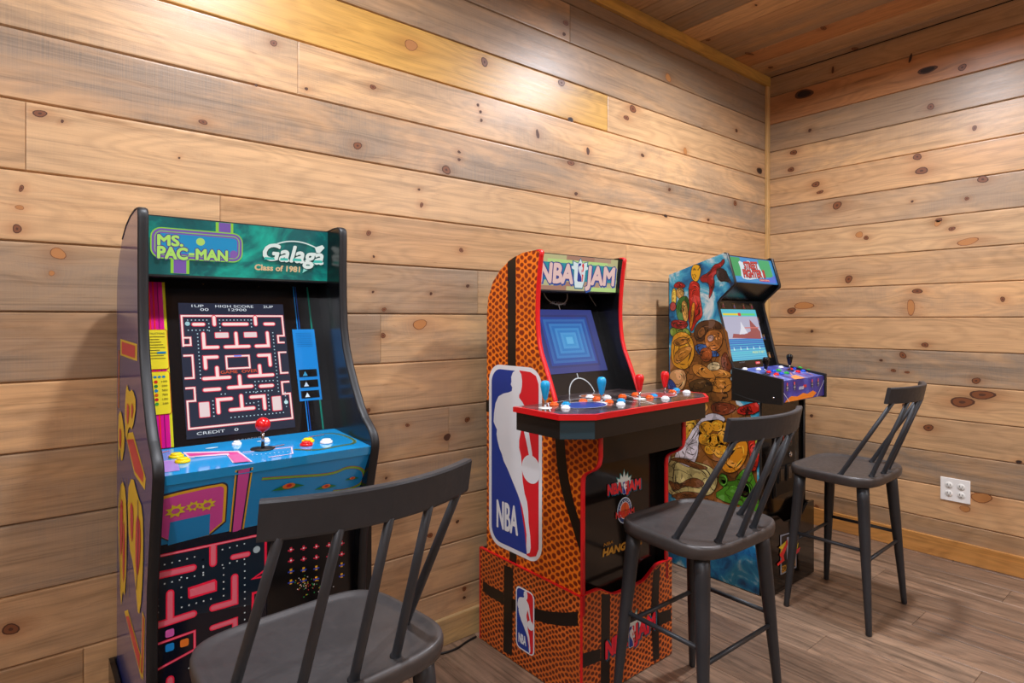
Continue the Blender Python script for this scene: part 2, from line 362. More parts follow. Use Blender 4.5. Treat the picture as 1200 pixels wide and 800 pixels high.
# ------------------------------------------------------------------ boarded surfaces
P = .1828
def boards(name, org, U, V, length, rows, joints, tones, greys, knots, material, grid=.014, first=0, gap=.0028, depth=.008, rowwidth=P, warm=None):
    """rows: list of (v0, v1); joints: dict row -> list of u; front face looks along U x V"""
    org, U, V = Vector(org), Vector(U), Vector(V); Nn = U.cross(V)
    Vs, Fs, Uv, Tn, Gr, Ha, Mi = [], [], [], [], [], [], []
    base = 0
    K = np.array(knots) if len(knots) else np.zeros((0, 5))
    for r, (v0, v1) in enumerate(rows):
        js = [0]+sorted(joints.get(r, []))+[length]
        for j in range(len(js)-1):
            a, b = js[j], js[j+1]
            nu = max(3, int((b-a)/grid)); us = np.concatenate([[a, a+.0012], np.linspace(a+.004, b-.004, nu), [b-.0012, b]])
            du = np.concatenate([[-.004, -.0006], np.zeros(nu), [-.0006, -.004]])
            h = v1-v0; nv = max(3, int(h/.0145))
            vs = np.concatenate([[v0, v0+gap, v0+gap+.0015], np.linspace(v0+gap+.005, v1-gap-.005, nv), [v1-gap-.0015, v1-gap, v1]])
            dv = np.concatenate([[-depth, -.0022, -.0004], np.zeros(nv), [-.0004, -.0022, -depth]])
            UU, VV = np.meshgrid(us, vs, indexing='ij'); D = np.minimum(du[:, None], dv[None, :])
            pos = np.array(org)[None, None]+UU[..., None]*np.array(U)+VV[..., None]*np.array(V)+D[..., None]*np.array(Nn)
            ou, ov = rng.uniform(0, 40), rng.uniform(0, 40)
            gu, gv = UU.copy(), VV.copy(); ha = np.zeros_like(UU)
            for kx, ky, ka, kb, kt in K:
                if ky < v0-.005 or ky > v1+.005 or kx < a-.1 or kx > b+.1: continue
                dx, dy = UU-kx, VV-ky; A, B = ka*3.2+.02, kb*2.4+.008
                e = np.exp(-(dx/A)**2-(dy/B)**2)
                gv = gv-np.tanh(dy/(kb+.002))*e*kb*.9
                gu = gu-dx*e*.5
                ha = np.maximum(ha, np.exp(-((dx/(ka*2.2+.004))**2+(dy/(kb*1.5+.003))**2))*(1.0 if kt < 2 else .8))
            nU, nV = UU.shape; idx = np.arange(nU*nV).reshape(nU, nV)+base
            Fs.append(np.stack([idx[:-1, :-1], idx[1:, :-1], idx[1:, 1:], idx[:-1, 1:]], -1).reshape(-1, 4))
            Vs.append(pos.reshape(-1, 3)); Uv.append(np.stack([gu+ou, gv+ov], -1).reshape(-1, 2)); Ha.append(ha.ravel())
            t = tones(r, j); t = np.array(lin(t)); Tn.append(np.repeat(t[None], nU*nV, 0)); Gr.append(np.full(nU*nV, greys(r, j)))
            base += nU*nV
    # backing slab closes the wall
    Vs = np.concatenate(Vs); Fs = np.concatenate(Fs); Uv = np.concatenate(Uv); Tn = np.concatenate(Tn); Gr = np.concatenate(Gr); Ha = np.concatenate(Ha)
    mats = [material, M_GAP, M_KR, M_KD, M_KO, M_KX]; mi = [0]*len(Fs); fl = Fs.tolist(); vl = Vs.tolist()
    v0, v1 = rows[0][0], rows[-1][1]
    def slab(d0, d1):
        b = len(vl)
        for d in (d0, d1):
            for (u_, v_) in ((0, v0), (length, v0), (length, v1), (0, v1)): vl.append(list(org+U*u_+V*v_+Nn*d))
        for f in ((0,1,2,3),(7,6,5,4),(0,4,5,1),(1,5,6,2),(2,6,7,3),(3,7,4,0)): fl.append([b+i for i in f]); mi.append(1)
    slab(-.0085, -.05); n0 = len(vl)-8
    for q_ in range(n0, n0+8):
        k_ = (q_-n0) % 4; su = -1 if k_ in (0, 3) else 1; sv = -1 if k_ in (0, 1) else 1
        vl[q_] = list(Vector(vl[q_])+U*su*.05+V*sv*.05)
    sg = 14
    for kx, ky, ka, kb, kt in K:
        rings = {0: [(1.0, 3, .0003), (.80, 2, .0005), (.28, 3, .0007)], 1: [(1.0, 3, .0003)], 2: [(1.0, 2, .0003), (.90, 4, .0005)], 3: [(1.0, 3, .0003), (.7, 5, .0005)]}[int(kt)]
        ph = rng.uniform(0, 6.28); ti = rng.uniform(-.25, .25)
        for s_, m_, z_ in rings:
            b = len(vl)
            for q in range(sg):
                t = 2*math.pi*q/sg; rr = s_*(1+.10*math.sin(2*t+ph)+.06*math.sin(3*t-ph))
                ex, ey = ka*rr*math.cos(t), kb*rr*math.sin(t)
                vl.append(list(org+U*(kx+ex-ti*ey)+V*(ky+ey+ti*ex*.5)+Nn*z_))
            fl.append([b+q for q in range(sg)]); mi.append(m_)
    me = bpy.data.meshes.new(name); me.from_pydata(vl, [], fl)
    for m in mats: me.materials.append(m)
    me.polygons.foreach_set('material_index', mi)
    nv = len(vl)
    full = np.zeros((nv, 4), np.float32); full[:, 3] = 1; full[:len(Tn), :3] = Tn
    at = me.color_attributes.new('tone', 'FLOAT_COLOR', 'POINT'); at.data.foreach_set('color', full.ravel())
    for nm, arr in (('grey', Gr), ('halo', Ha)):
        q = np.zeros(nv, np.float32); q[:len(arr)] = arr; at = me.attributes.new(nm, 'FLOAT', 'POINT'); at.data.foreach_set('value', q)
    uvv = np.zeros((nv, 2), np.float32); uvv[:len(Uv)] = Uv
    li = np.zeros(len(me.loops), np.int32); me.loops.foreach_get('vertex_index', li)
    ul = me.uv_layers.new(name='UVMap'); ul.data.foreach_set('uv', uvv[li].ravel()); me.update()
    o = bpy.data.objects.new(name, me); C.objects.link(o); return struct(o)

def knots_on(o, n, U, V, lst):
    out = []; o = Vector(o)
    for k in lst:
        px, py, a, b = k[:4]; t = k[4] if len(k) > 4 else (0 if max(a, b) > 2.4 else 1)
        c = hit(o, n, px, py)-o; e = hit(o, n, px+a, py)-o; g = hit(o, n, px, py+b)-o
        out.append((c.dot(U), c.dot(V), max(.003, abs((e-c).dot(U))), max(.003, abs((g-c).dot(V))), t))
    return out
TONES = {'tan': (200, 158, 113), 'pale': (206, 167, 123), 'pink': (190, 151, 112), 'grey': (176, 142, 107), 'gold': (204, 156, 80), 'brown': (178, 138, 97), 'dark': (146, 117, 88), 'red': (184, 130, 84)}
def vary(t):
    k = random.uniform(.95, 1.03); h = random.uniform(-.012, .012); return (t[0]*k, t[1]*k*(1+h), t[2]*k*(1+h*2))
def rowset(z0, lo, hi):
    r = []; k = math.floor((lo-z0)/P)
    while z0+k*P < hi-.004:
        a, b = max(lo, z0+k*P), min(hi, z0+(k+1)*P)
        if b-a > .012: r.append((a, b, k))
        k += 1
    return r
# left wall (behind the cabinets); u runs +x from X0
LW = (X0, WY, 0); LN = (0, -1, 0); Ux, Uz = Vector((1,0,0)), Vector((0,0,1))
rs = rowset(1.303, 0, ROOM_H)
def lj(px, py): return (hit(LW, LN, px, py)-Vector(LW)).dot(Ux)
JL = {2: [lj(30, 150), lj(668, 260)], 1: [lj(258, 245), lj(734, 305)], 4: [lj(349, 76)], 5: [lj(712, 133)], 7: [lj(668, 24)], 0: [lj(560, 340)], -1: [lj(446, 395)],
      -3: [lj(526, 503)], -6: [lj(98, 780)], 3: [lj(415, 150)-1.9], 6: [.9], -2: [1.4], -4: [lj(300, 600)], -5: [1.1]}
TL = {8: ['dark'], 7: ['grey', 'dark', 'grey'], 6: ['brown', 'grey'], 5: ['gold', 'pale'], 4: ['pale', 'pale', 'tan'], 3: ['pink', 'pink'], 2: ['tan', 'pale', 'tan'], 1: ['pale', 'tan', 'tan'], 0: ['grey', 'tan'],
      -1: ['grey', 'tan'], -2: ['tan', 'tan'], -3: ['brown', 'grey', 'tan'], -4: ['grey', 'tan'], -5: ['tan', 'tan'], -6: ['brown', 'tan'], -7: ['tan'], -8: ['tan']}
GL = {8: .6, 7: .75, 6: .6, 5: .05, 4: .55, 3: .85, 2: .2, 1: .15, 0: .6, -1: .65, -2: .35, -3: .5, -4: .6, -5: .25, -6: .4}
KL = [(46.7,133,9,4),(73,142,2,2),(25,220.6,3,4),(23,243,5,3,2),(20,268,6,5),(320.7,50.7,4,4),(238,143,5,3),(359,104,2,2),(68,297,9,7,2),(60.5,320,4,3,2),(12.6,737,10,7),
 (481.7,53,8,6,2),(567.7,72.7,4,5),(658,97,4,4),(668.7,140,3,3,3),(437,102,4,2.5),(560,123,1.5,2),(563,131,1.5,2),(564,141,1.6,2),(630,157,2,5,1),(689,177,2,4,1),(419,170.7,5,4.5),(523,199,5,5),
 (538,178,2,1.6),(538,187,2,1.6),(669,191,4,3),(741.6,127.7,4,4),(734,138,3,3),(663,27,3,3),(661,40,2,2),(753,182,2,2),(675,227,2,2),(491,222,1.5,1.5),(494,240,2,3),(783,91,3,5,2),
 (432,273,3,3),(438,300.5,1.5,1.5),(540.5,293,2.5,2.5),(437,342,1.5,1.5),(505,344,1.7,1.7),(548,335,2,2),(450,362.5,2.5,2.5),(492,380,8,6,2),(449,393,3,3),(431,481,3,3),(477.5,498,2.5,2),(547.5,491.5,3,3),
 (524,512,4,4,1),(452.5,560,1.5,1.5),(544,689.6,2.5,2.5),(544,700,2,1.6),(536,611,2,2),(504,627,3,3),(784.5,222,1.5,2),(861.5,238,2,3),(780,253,2,2,3),(830,257.5,1.5,1.5),(803,177,2,4,2),(863,153,1.5,2),(890,200,3,4,3),
 (300,100,1.6,1.6),(210,185,1.6,1.2)]
boards('wall_left', LW, Ux, Uz, WX-X0, [(a, b) for a, b, k in rs],
       {i: JL.get(k, []) for i, (a, b, k) in enumerate(rs)},
       lambda r, j: vary(TONES[(TL.get(rs[r][2], ['tan'])*4)[j]]),
       lambda r, j: GL.get(rs[r][2], .4), knots_on(LW, LN, Ux, Uz, KL), M_WOOD)
# right wall; seen face looks along -x ; u runs -y from the corner
RW = (WX, WY, 0); RN = (-1, 0, 0); Uy = Vector((0,-1,0))
rr_ = rowset(1.293, 0, ROOM_H)
TR = {8: 'brown', 7: 'red', 6: 'grey', 5: 'tan', 4: 'tan', 3: 'grey', 2: 'pale', 1: 'tan', 0: 'tan', -1: 'tan', -2: 'grey', -3: 'tan', -4: 'tan', -5: 'grey', -6: 'tan', -7: 'brown', -8: 'tan'}
GR = {8: .3, 7: .15, 6: .5, 5: .45, 4: .2, 3: .6, 2: .15, 1: .3, 0: .5, -1: .1, -2: .9, -3: .1, -4: .2, -5: .95, -6: .15, -7: .5}
KR = [(942,110,12,5,3),(1086.7,82,12,4,3),(1127.7,79,5,4),(1090.7,125,4,4),(949,152.7,2,2),(1142,150,3,3),(930,178.7,4,3),(927,198.7,3.5,3),(1075,183.7,5,4),(1080,200,7,4.5),(956,216,4.5,3.5),(961,225,4,2),
 (1151.7,210,7,4),(981,240.6,5.5,4.5),(1133,232.6,3,2),(1100,258,4,3),(1069,236,1.5,1.5),(1115.5,268,4,2.5),(1099,261,4,4,2),(1015,278.5,3,2.5),(1007,275,4,4,2),(994.5,327,4.5,4.5),(1134,283,13,4,2),(927.5,364,5,4),(942,358,12,4,2),
 (1067.5,360,5,9,2),(1075,341,6,3),(1175,350.5,3,3),(951.5,388,2,1.6),(1084,404,4,3),(1058,416,4,4),(1032.5,422,2,1.6),(1047,434,3,2),(1063,436,3,1.6),(1144,446,5,4),(1127.5,471,15,6),(1151,462.5,17,5),(1088,501,6,4),
 (951,487,2,2),(1150,583,13,6,2),(1131,596,6,4,2),(1059,474.5,2,2),(957,594.5,3,3),(962,560,3,2),(1194,541,4,2,3),(976,82,1.5,4,1),(1067,68,2,5,3)]
boards('wall_right', RW, Uy, Uz, WY-Y0, [(a, b) for a, b, k in rr_], {i: [2.9+.5*math.sin(7*i)] for i in range(len(rr_))},
       lambda r, j: vary(TONES[TR.get(rr_[r][2], 'tan')]),
       lambda r, j: GR.get(rr_[r][2], .4), knots_on(RW, RN, Uy, Uz, KR), M_WOOD)
# the two walls behind the camera
for nm, o_, u_, L_ in (('wall_front', (WX, Y0, 0), Vector((-1,0,0)), WX-X0), ('wall_back', (X0, Y0, 0), Vector((0,1,0)), WY-Y0)):
    boards(nm, o_, u_, Uz, L_, [(a, b) for a, b, k in rs], {i: [1.2+1.1*math.sin(5*i)+.5*i % 1.7, 3.9+.6*math.sin(3*i)] for i in range(len(rs))},
           lambda r, j: TONES[random.choice(['tan', 'pale', 'grey', 'brown', 'tan'])], lambda r, j: random.uniform(.1, .7), [], M_WOOD, grid=.3)
# ceiling: boards run along y, face looks down (u = y, v = x  ->  u x v = -z)
CW = (X0, Y0, ROOM_H); Uyy = Vector((0,1,0)); Vx = Vector((1,0,0))
cr = []; x = X0; xs_off = (3.04-X0) % P
e = [X0]+[X0+xs_off+i*P for i in range(40) if X0+xs_off+i*P < WX-.01]+[WX]
cr = [(e[i]-X0, e[i+1]-X0) for i in range(len(e)-1) if e[i+1]-e[i] > .01]
KC = knots_on(CW, (0,0,-1), Uyy, Vx, [(878,63,4,3),(965,33,4,3),(1001.7,57,5,2),(903,79,4,1.6),(1073,52.7,2,2),(886,6,2,1.5),(830,47,4,1.5)])
CT = ['tan', 'brown', 'grey', 'red', 'tan', 'grey', 'brown', 'dark']
boards('ceiling', CW, Uyy, Vx, WY-Y0, cr, {i: [2.2+1.2*math.sin(9*i+2)] for i in range(len(cr))},
       lambda r, j: TONES[CT[(r*5+j*3) % 8]], lambda r, j: (.1, .5, .7)[(r+j) % 3], KC, M_WOOD, grid=.03)
# floor: vinyl planks running along y
fr = [(i*P, min((i+1)*P, WX-X0)) for i in range(int((WX-X0)/P)+1) if (WX-X0)-i*P > .01]
FT = [(142, 114, 92), (132, 104, 84), (148, 121, 99), (126, 100, 80), (138, 111, 90)]
boards('floor', (X0, Y0, 0), Uyy, Vector((-1,0,0)), WY-Y0, [(-b, -a) for a, b in fr[::-1]], {i: [u for u in [((i*.47+.31) % 1.22)+1.22*k for k in range(0, 5)] if .05 < u < WY-Y0-.05] for i in range(len(fr))},
       lambda r, j: FT[(r*3+j*2) % 5], lambda r, j: .55, [], M_FLOOR, grid=.05, gap=.0006, depth=.0015)

# trims
def trim(name, a, b, tone, grey=.1, bev=.003):
    mb = MB(); mb.box(a, b, M_WOOD); o = mb.build(name, None, bevel=bev)
    me = o.data; d = [b[i]-a[i] for i in range(3)]; ax = d.index(max(d))
    for nm, val in (('grey', grey), ('halo', 0)):
        at = me.attributes.new(nm, 'FLOAT', 'POINT'); at.data.foreach_set('value', [val]*len(me.vertices))
    at = me.color_attributes.new('tone', 'FLOAT_COLOR', 'POINT'); at.data.foreach_set('color', [*lin(tone), 1]*len(me.vertices))
    for p in me.polygons:
        n = p.normal; nx = max(range(3), key=lambda i: abs(n[i])); oth = [i for i in range(3) if i != ax and i != nx]
        for li in p.loop_indices:
            co = me.vertices[me.loops[li].vertex_index].co
            me.uv_layers[0].data[li].uv = (co[ax]+5, (co[oth[0]] if oth else co[(ax+1) % 3])*1.0+nx*.37)
    return struct(o)
trim('trim_1', (WX-.034, WY-.020, .105), (WX, WY, ROOM_H-.062), (205, 164, 104))          # corner post
trim('trim_2', (X0, WY-.024, ROOM_H-.062), (WX, WY, ROOM_H), (190, 146, 66))              # ceiling trim, left wall
trim('baseboard_left', (X0, WY-.018, 0), (WX, WY, .105), (196, 160, 104), .35)
trim('baseboard_right', (WX-.018, Y0, 0), (WX, WY-.018, .105), (192, 134, 68), .1)

# ------------------------------------------------------------------ ceiling downlights
M_LENS = mat('downlight_lens', (255, 240, 220), .4, emis=6); M_WHITE = mat('white_plastic', (232, 230, 226), .35)
for i, (lx, ly, s) in enumerate(CANS):
    t = thing('recessed_downlight', 'round white recessed ceiling downlight outside the photo', 'ceiling light', (lx, ly, ROOM_H), 'recessed downlights in the boarded ceiling')
    mb = MB(); mb.lathe((lx, ly, ROOM_H-.008), (0,0,1), [(.098, .0075), (.098, .002), (.09, 0), (.078, 0), (.078, .0075)], M_WHITE, 28, False); mb.build('trim_ring', t)
    mb = MB(); mb.lathe((lx, ly, ROOM_H-.006), (0,0,1), [(.0775, 0), (.0775, .004)], M_LENS, 28); mb.build('lens', t)

M_FILL_GLOBE = mat('fill_globe_glow', (250, 250, 255), .4, emis=FILL_GLOBE_E)  # glow of the added fill globes, not known fixtures of the room
for gx, gy in FILL_GLOBES:
    t = thing('fill_globe', 'white glowing globe added behind the camera to brighten the ceiling', 'ceiling light', (gx, gy, ROOM_H), 'added fill globes behind the camera')
    mb = MB(); mb.lathe((gx, gy, ROOM_H-.02), (0,0,1), [(.055, 0), (.06, .004), (.06, .0195)], M_WHITE, 24); mb.tube((gx, gy, ROOM_H-.20), (gx, gy, ROOM_H-.02), .006, .006, M_WHITE); mb.build('stem', t)
    mb = MB(); mb.lathe((gx, gy, ROOM_H-.32), (0,0,1), [(.125*math.sin(math.pi*i/16)+1e-4, -.125*math.cos(math.pi*i/16)) for i in range(17)], M_FILL_GLOBE, 28); mb.build('glow_globe', t)
# ------------------------------------------------------------------ cabinet helpers
def side_panel(root, prof, x0, x1, face, molding, mold_pts, outer_left=True, art=None, name='side_panel'):
    mb = MB(); mb.prism_x(prof, x0, x1, M_BLK, side=face if outer_left else None)
    if art: art(mb)
    o = mb.build(name, root)
    # T-moulding: a thin rounded strip following the front and top edge
    m2 = MB(); n = len(mold_pts); vs = []; lip = .0034 if molding is M_REDM else .0020; sec = [(-.0013, -lip), (-.0016, .0006), (.003, .0028), (x1-x0-.003, .0028), (x1-x0+.0012, .0006), (x1-x0+.001, -lip)]
    for i in range(n):
        a = Vector(mold_pts[max(i-1, 0)]); b = Vector(mold_pts[min(i+1, n-1)]); t = (b-a).normalized(); nn = Vector((-t.y, t.x))   # (y,z) outward
        if root.get('_flip'): nn = -nn
        for sx, so in sec:
            vs.append((x0+sx, mold_pts[i][0]+nn.x*so, mold_pts[i][1]+nn.y*so))
    k = len(sec); fs = [(i*k+j, i*k+j+1, (i+1)*k+j+1, (i+1)*k+j) for i in range(n-1) for j in range(k-1)]
    fs += [tuple(range(k))[::-1], tuple((n-1)*k+j for j in range(k))]
    m2.add(vs, fs, molding, True)
    e = m2.build('edge_trim', o)
    return o
def slab_between(mb, p, q, x0, x1, th, m):                     # plank spanning x0..x1 from (y,z) p to q, thickness away from viewer
    p = Vector(p); q = Vector(q); t = (q-p).normalized(); nn = Vector((t.y, -t.x))
    if nn.x < 0: nn = -nn
    mb.prism_x([tuple(p), tuple(q), tuple(q+nn*th), tuple(p+nn*th)], x0, x1, m)
def ball_stick(parent, base, ball, m, up=(0,0,1), r=.0165, h=.055, name='joystick'):
    mb = MB(); base = Vector(base); mb.lathe(base, up, [(.028, 0), (.028, .0012), (.004, .0015)], M_BLKM, 20)
    mb.lathe(base, up, [(.004, 0), (.004, h-r*.5)], mat('chrome', (190, 190, 195), .15, 1), 12)
    mb.lathe(base+Vector(up)*(h-.0), up, [(r*math.sin(math.pi*i/10)+1e-4, -r*math.cos(math.pi*i/10)) for i in range(11)], m, 22)
    return mb.build(name, parent)
def bat_stick(parent, base, m, h=.085, name='joystick'):
    mb = MB(); base = Vector(base); mb.lathe(base, (0,0,1), [(.022, 0), (.022, .0012), (.004, .0015)], M_WHITE if m is not M_BLKB else M_BLKM, 20)
    mb.lathe(base, (0,0,1), [(.004, 0), (.004, .03)], mat('chrome', (190, 190, 195), .15, 1), 12)
    mb.lathe(base, (0,0,1), [(.005, h*.30), (.008, h*.36), (.0115, h*.55), (.0155, h*.78), (.0150, h*.90), (.0105, h*.98), (.003, h)], m, 20)
    return mb.build(name, parent)
def button(parent, base, m, r=.0145):
    mb = MB(); mb.lathe(base, (0,0,1), [(r, 0), (r, .004), (r*.9, .0055), (r*.78, .0055), (r*.74, .004)], m, 20, False)
    mb.lathe(base, (0,0,1), [(r*.72, .003), (r*.72, .0085), (r*.6, .0098)], m, 20)
    return mb.build('button', parent)
M_BLKB = mat('black_ball_top', (12, 12, 14), .12)
PL = lambda n, c: mat('plastic_'+n, c, .22)
RED, YEL, WHT, BLU, GRN, ORG, CYAN = PL('red', (220, 24, 28)), PL('yellow', (240, 208, 20)), PL('white', (238, 238, 240)), PL('blue', (20, 80, 200)), PL('green', (30, 160, 60)), PL('orange', (238, 96, 24)), PL('sky_blue', (20, 156, 214))
def riser(root, x0, x1, y0, y1, h, side_m, front_m, edge_m, side_art=None, front_art=None, dip=.035):
    r = None
    mb = MB(); t = .012; mb.box((x0, y0, .004), (x0+t, y1, h), side_m)
    if edge_m:
        mb.box((x0-.0008, y0-.001, h-.0005), (x0+t, y1, h+.003), edge_m); mb.box((x0-.0008, y0-.0016, .004), (x0+.010, y0-.0002, h+.003), edge_m)
        mb.box((x0-.0010, y1-.006, .004), (x0-.0002, y1, h), edge_m)
    if side_art: side_art(mb)
    s1 = mb.build('riser_side', root)
    mb = MB(); mb.box((x1-t, y0, .004), (x1, y1, h), side_m)
    if edge_m: mb.box((x1-t, y0-.001, h-.0005), (x1+.0008, y1, h+.003), edge_m)
    mb.build('riser_side', root)
    mb = MB(); n = 24; pts = [(x0+t, .004), (x1-t, .004)]; top = []
    for i in range(n+1):
        f = i/n; zz = h
        g = min(max((min(f, 1-f)-.14)/.22, 0), 1); g = g*g*(3-2*g); zz = h-dip*g
        top.append((x1-t-(x1-x0-2*t)*f, zz))
    mb.prism_y(pts+top, y0, y0+.012, M_BLK, front=front_m)
    if edge_m:
        for i in range(n):
            (xa, za), (xb, zb) = top[i], top[i+1]
            mb.add([(xa, y0-.001, za), (xb, y0-.001, zb), (xb, y0-.001, zb+.0035), (xa, y0-.001, za+.0035), (xa, y0+.012, za), (xb, y0+.012, zb), (xb, y0+.012, zb+.0035), (xa, y0+.012, za+.0035)],
                   [(1,0,3,2), (4,5,6,7), (3,7,6,2)], edge_m)
    if front_art: front_art(mb)
    mb.build('riser_front', root)
    mb = MB(); mb.box((x0+t, y1-.012, .004), (x1-t, y1, h), M_BLKM); mb.build('riser_back', root)
    for fxx in (x0+.03, x1-.03):
        for fyy in (y0+.03, y1-.03):
            mb = MB(); mb.lathe((fxx, fyy, 0), (0,0,1), [(.011, 0), (.013, .004), (.011, .012)], M_BLKM, 12); mb.build('foot', root)

# ================================================================== cabinet 1: teal marquee, blue deck
def cabinet_one():
    xL, xR, T = .208, .702, .019; a, b = xL+T, xR-T
    root = thing('arcade_cabinet', 'leftmost arcade cabinet with teal marquee, maze screen and blue deck with red ball joystick', 'arcade machine', ((xL+xR)/2, 1.7, 0))
    front = [(1.462, .30), (1.458, .60), (1.448, .72), (1.415, .845), (1.387, .940)]+smooth([(1.387, .940), (1.379, .972), (1.392, 1.0), (1.437, 1.030)], 2, False)[1:]+[(1.464, 1.058), (1.497, 1.105), (1.528, 1.155), (1.553, 1.205), (1.568, 1.26), (1.574, 1.33), (1.576, 1.42), (1.574, 1.50)]
    top = smooth([(1.574, 1.50), (1.576, 1.536), (1.62, 1.538)], 2, False)[1:]+[(1.70, 1.532), (1.77, 1.518), (1.84, 1.492), (1.90, 1.452), (1.935, 1.41), (1.952, 1.36)]
    prof = front+top+[(1.955, .30)]
    M_SIDE = mat('violet_blue_side_print', (62, 68, 128), .14)
    Yc, Rc, Bc = (232, 196, 38), (206, 44, 66), (40, 40, 90)
    def art(mb):
        A = Art(mb, (xL, 1.7, .9), (0,-1,0), (0,0,1))
        def pg(l, c, L=0, w=None):
            q = A.px(l); A.poly(q, c, L)
        # angular red bands with yellow borders
        def band(l, L=0, wd=.028):
            q = A.px(l); A.stroke(q, wd*1.9, Yc, L); A.stroke(q, wd, Rc, L+1)
        def bandP(l, L=0):
            q = A.px(l); A.poly(q, Yc, L); c = [sum(p[i] for p in q)/len(q) for i in (0,1)]
            A.poly([(c[0]+(p[0]-c[0])*.80, c[1]+(p[1]-c[1])*.74) for p in q], Rc, L+1)
        bandP([(141.5,397),(161,403),(161,423),(141.5,416)])
        A.stroke(A.px([(139.8,410),(139.5,440),(139.2,478)]), .02, Yc, 0); A.stroke(A.px([(139.8,410),(139.5,440),(139.2,478)]), .01, Rc, 1)
        bandP([(147,508),(156,506),(171,560),(170,574),(158,556)])
        bandP([(146,716),(150,714),(166.5,772),(166,796)])
        A.stroke(A.px([(168.5,720),(167.6,760),(166.6,792)]), .034, Yc, 0); A.stroke(A.px([(168.5,722),(167.6,760),(166.8,788)]), .016, Rc, 1)
        # generic flame-like yellow and red swirls in place of the drawn figures
        def flame(l, L=2):
            q = smooth(A.px(l), 1); A.poly(q, Yc, L); c = [sum(p[i] for p in q)/len(q) for i in (0,1)]
        flame([(149,447),(152,460),(156,455),(161,472),(156,505),(152,498),(148,520),(147,480)])
        flame([(139,490),(142,478),(146,500),(147,522),(143,545),(141,520),(139.5,548)])
        for k, l in enumerate([[(141,570),(146,562),(150,600),(149,660),(147,700),(144.5,690),(142.5,715),(140,650),(139,600)], [(150,575),(156,556),(162,580),(168,596),(169,640),(167,700),(163,725),(160,690),(157,660),(152,640)]]): flame(l)
        for l in [[(143,582),(145.5,590),(144.5,640),(142.5,655),(141.5,610)], [(146,600),(148,640),(146,690),(144.6,660)], [(154,585),(158,596),(156.5,640),(154,620)], [(161,600),(166,612),(166,650),(162,680),(159.6,650)], [(150,470),(153,478),(151,500),(149.6,490)], [(155,470),(158,478),(155,495)], [(141,500),(143.5,505),(142.6,528),(141,520)]]:
            A.poly(smooth(A.px(l), 1), Rc, 4)
        for l in [[(149,560),(150,610),(150,700)], [(163,585),(164,640),(161,690)], [(143,560),(141,600),(142,690)]]: A.stroke(smooth(A.px(l), 2, False), .007, Bc, 5)
    side_panel(root, prof, xL, xL+T, M_SIDE, M_MOLD, front+top[:-3], True, art)
    side_panel(root, prof, xR-T, xR, None, M_MOLD, front+top[:-3], False)
    mb = MB(); mb.box((a, 1.925, .30), (b, 1.94, 1.42), M_BLKM)
    mb.prism_x([(1.66, 1.535), (1.66, 1.523), (1.78, 1.503), (1.88, 1.455), (1.925, 1.41), (1.94, 1.42), (1.89, 1.47), (1.79, 1.515)], a, b, M_BLKM); mb.build('back_panel', root)
    # marquee
    mb = MB(); slab_between(mb, (1.664, 1.393), (1.658, 1.532), a, b, .012, M_TEAL)
    A = Art(mb, (a, 1.664, 1.393), (1,0,0), (0, -.006, .139), 'lit'); O, K = (165, 245), 5.106
    LG, PU, CY_ = (150, 214, 70), (128, 92, 178), (20, 150, 205)
    def S(l): return A.px(l, O, K)
    A.poly(S([(448,78),(553,86),(553,168),(448,160)]), LG); A.poly(S([(466,80),(538,86),(538,165),(466,160)]), PU, 1)
    A.poly(S([(178,298),(290,305),(290,388),(178,382)]), LG); A.poly(S([(196,298),(272,304),(272,386),(196,382)]), PU, 1)
    x0, y0 = A.uv(165+55/K, 245+290/K); x1, y1 = A.uv(165+610/K, 245+175/K); x1b, y1b = A.uv(165+300/K, 245+122/K)
    y0 = A.uv(165+300/K, 245+305/K)[1]; 
    for d, c, L in ((0, LG, 2), (.0028, PU, 3), (.0085, LG, 4), (.0105, PU, 5), (.0145, CY_, 6)): A.rrect(x0+d, y0+d, x1-d, y1b-d, .024-d, c, L)
    for bl, br, tl, tx in (((100,212),(248,222),(100,152),'MS.'), ((100,290),(275,302),(100,222),'PAC'), ((330,300),(515,310),(330,240),'MAN')):
        A.text(tx, *[A.uv(O[0]+q[0]/K, O[1]+q[1]/K) for q in (bl, br, tl)], (92, 62, 140), 7, bold=.20)
        A.text(tx, *[A.uv(O[0]+q[0]/K, O[1]+q[1]/K) for q in (bl, br, tl)], (186, 236, 110), 8, bold=.085)
    A.poly(S([(285,262),(318,264),(318,278),(285,276)]), (186,236,110), 8)
    # plain badge shapes where the drawn heads were
    A.ell(*A.uv(O[0]+355/K, O[1]+196/K), .0100, .0095, (186, 226, 110), 8); A.ell(*A.uv(O[0]+553/K, O[1]+272/K), .0095, .0105, (140, 98, 180), 8)
    # second title
    WH = (235, 246, 240)
    arc = smooth(S([(760,230),(850,193),(950,192),(1040,225),(1062,246)]), 3, False); A.stroke(arc, .0032, WH, 3)
    A.poly(S([(1040,230),(1085,215),(1098,232),(1070,262),(1050,262)]), WH, 3)
    for off, c, bo, L in (((.0008, -.0010), (6, 60, 60), .10, 4), ((0, 0), WH, .06, 5)):
        A.text('Galaga', *[A.uv(O[0]+q[0]/K, O[1]+q[1]/K) for q in ((720,300),(1085,330),(745,205))], c, L, bold=bo, offs=off)
    for (p, q) in (((735,302),(800,304)), ((830,308),(880,308)), ((905,310),(960,312)), ((1030,322),(1085,322))):
        A.poly(S([p, q, (q[0]-4, q[1]-14), (p[0]+4, p[1]-16)]), (60, 196, 180), 6)
    A.poly(S([(975,316),(1040,318),(1035,340),(965,382),(975,345)]), (150, 226, 214), 4)
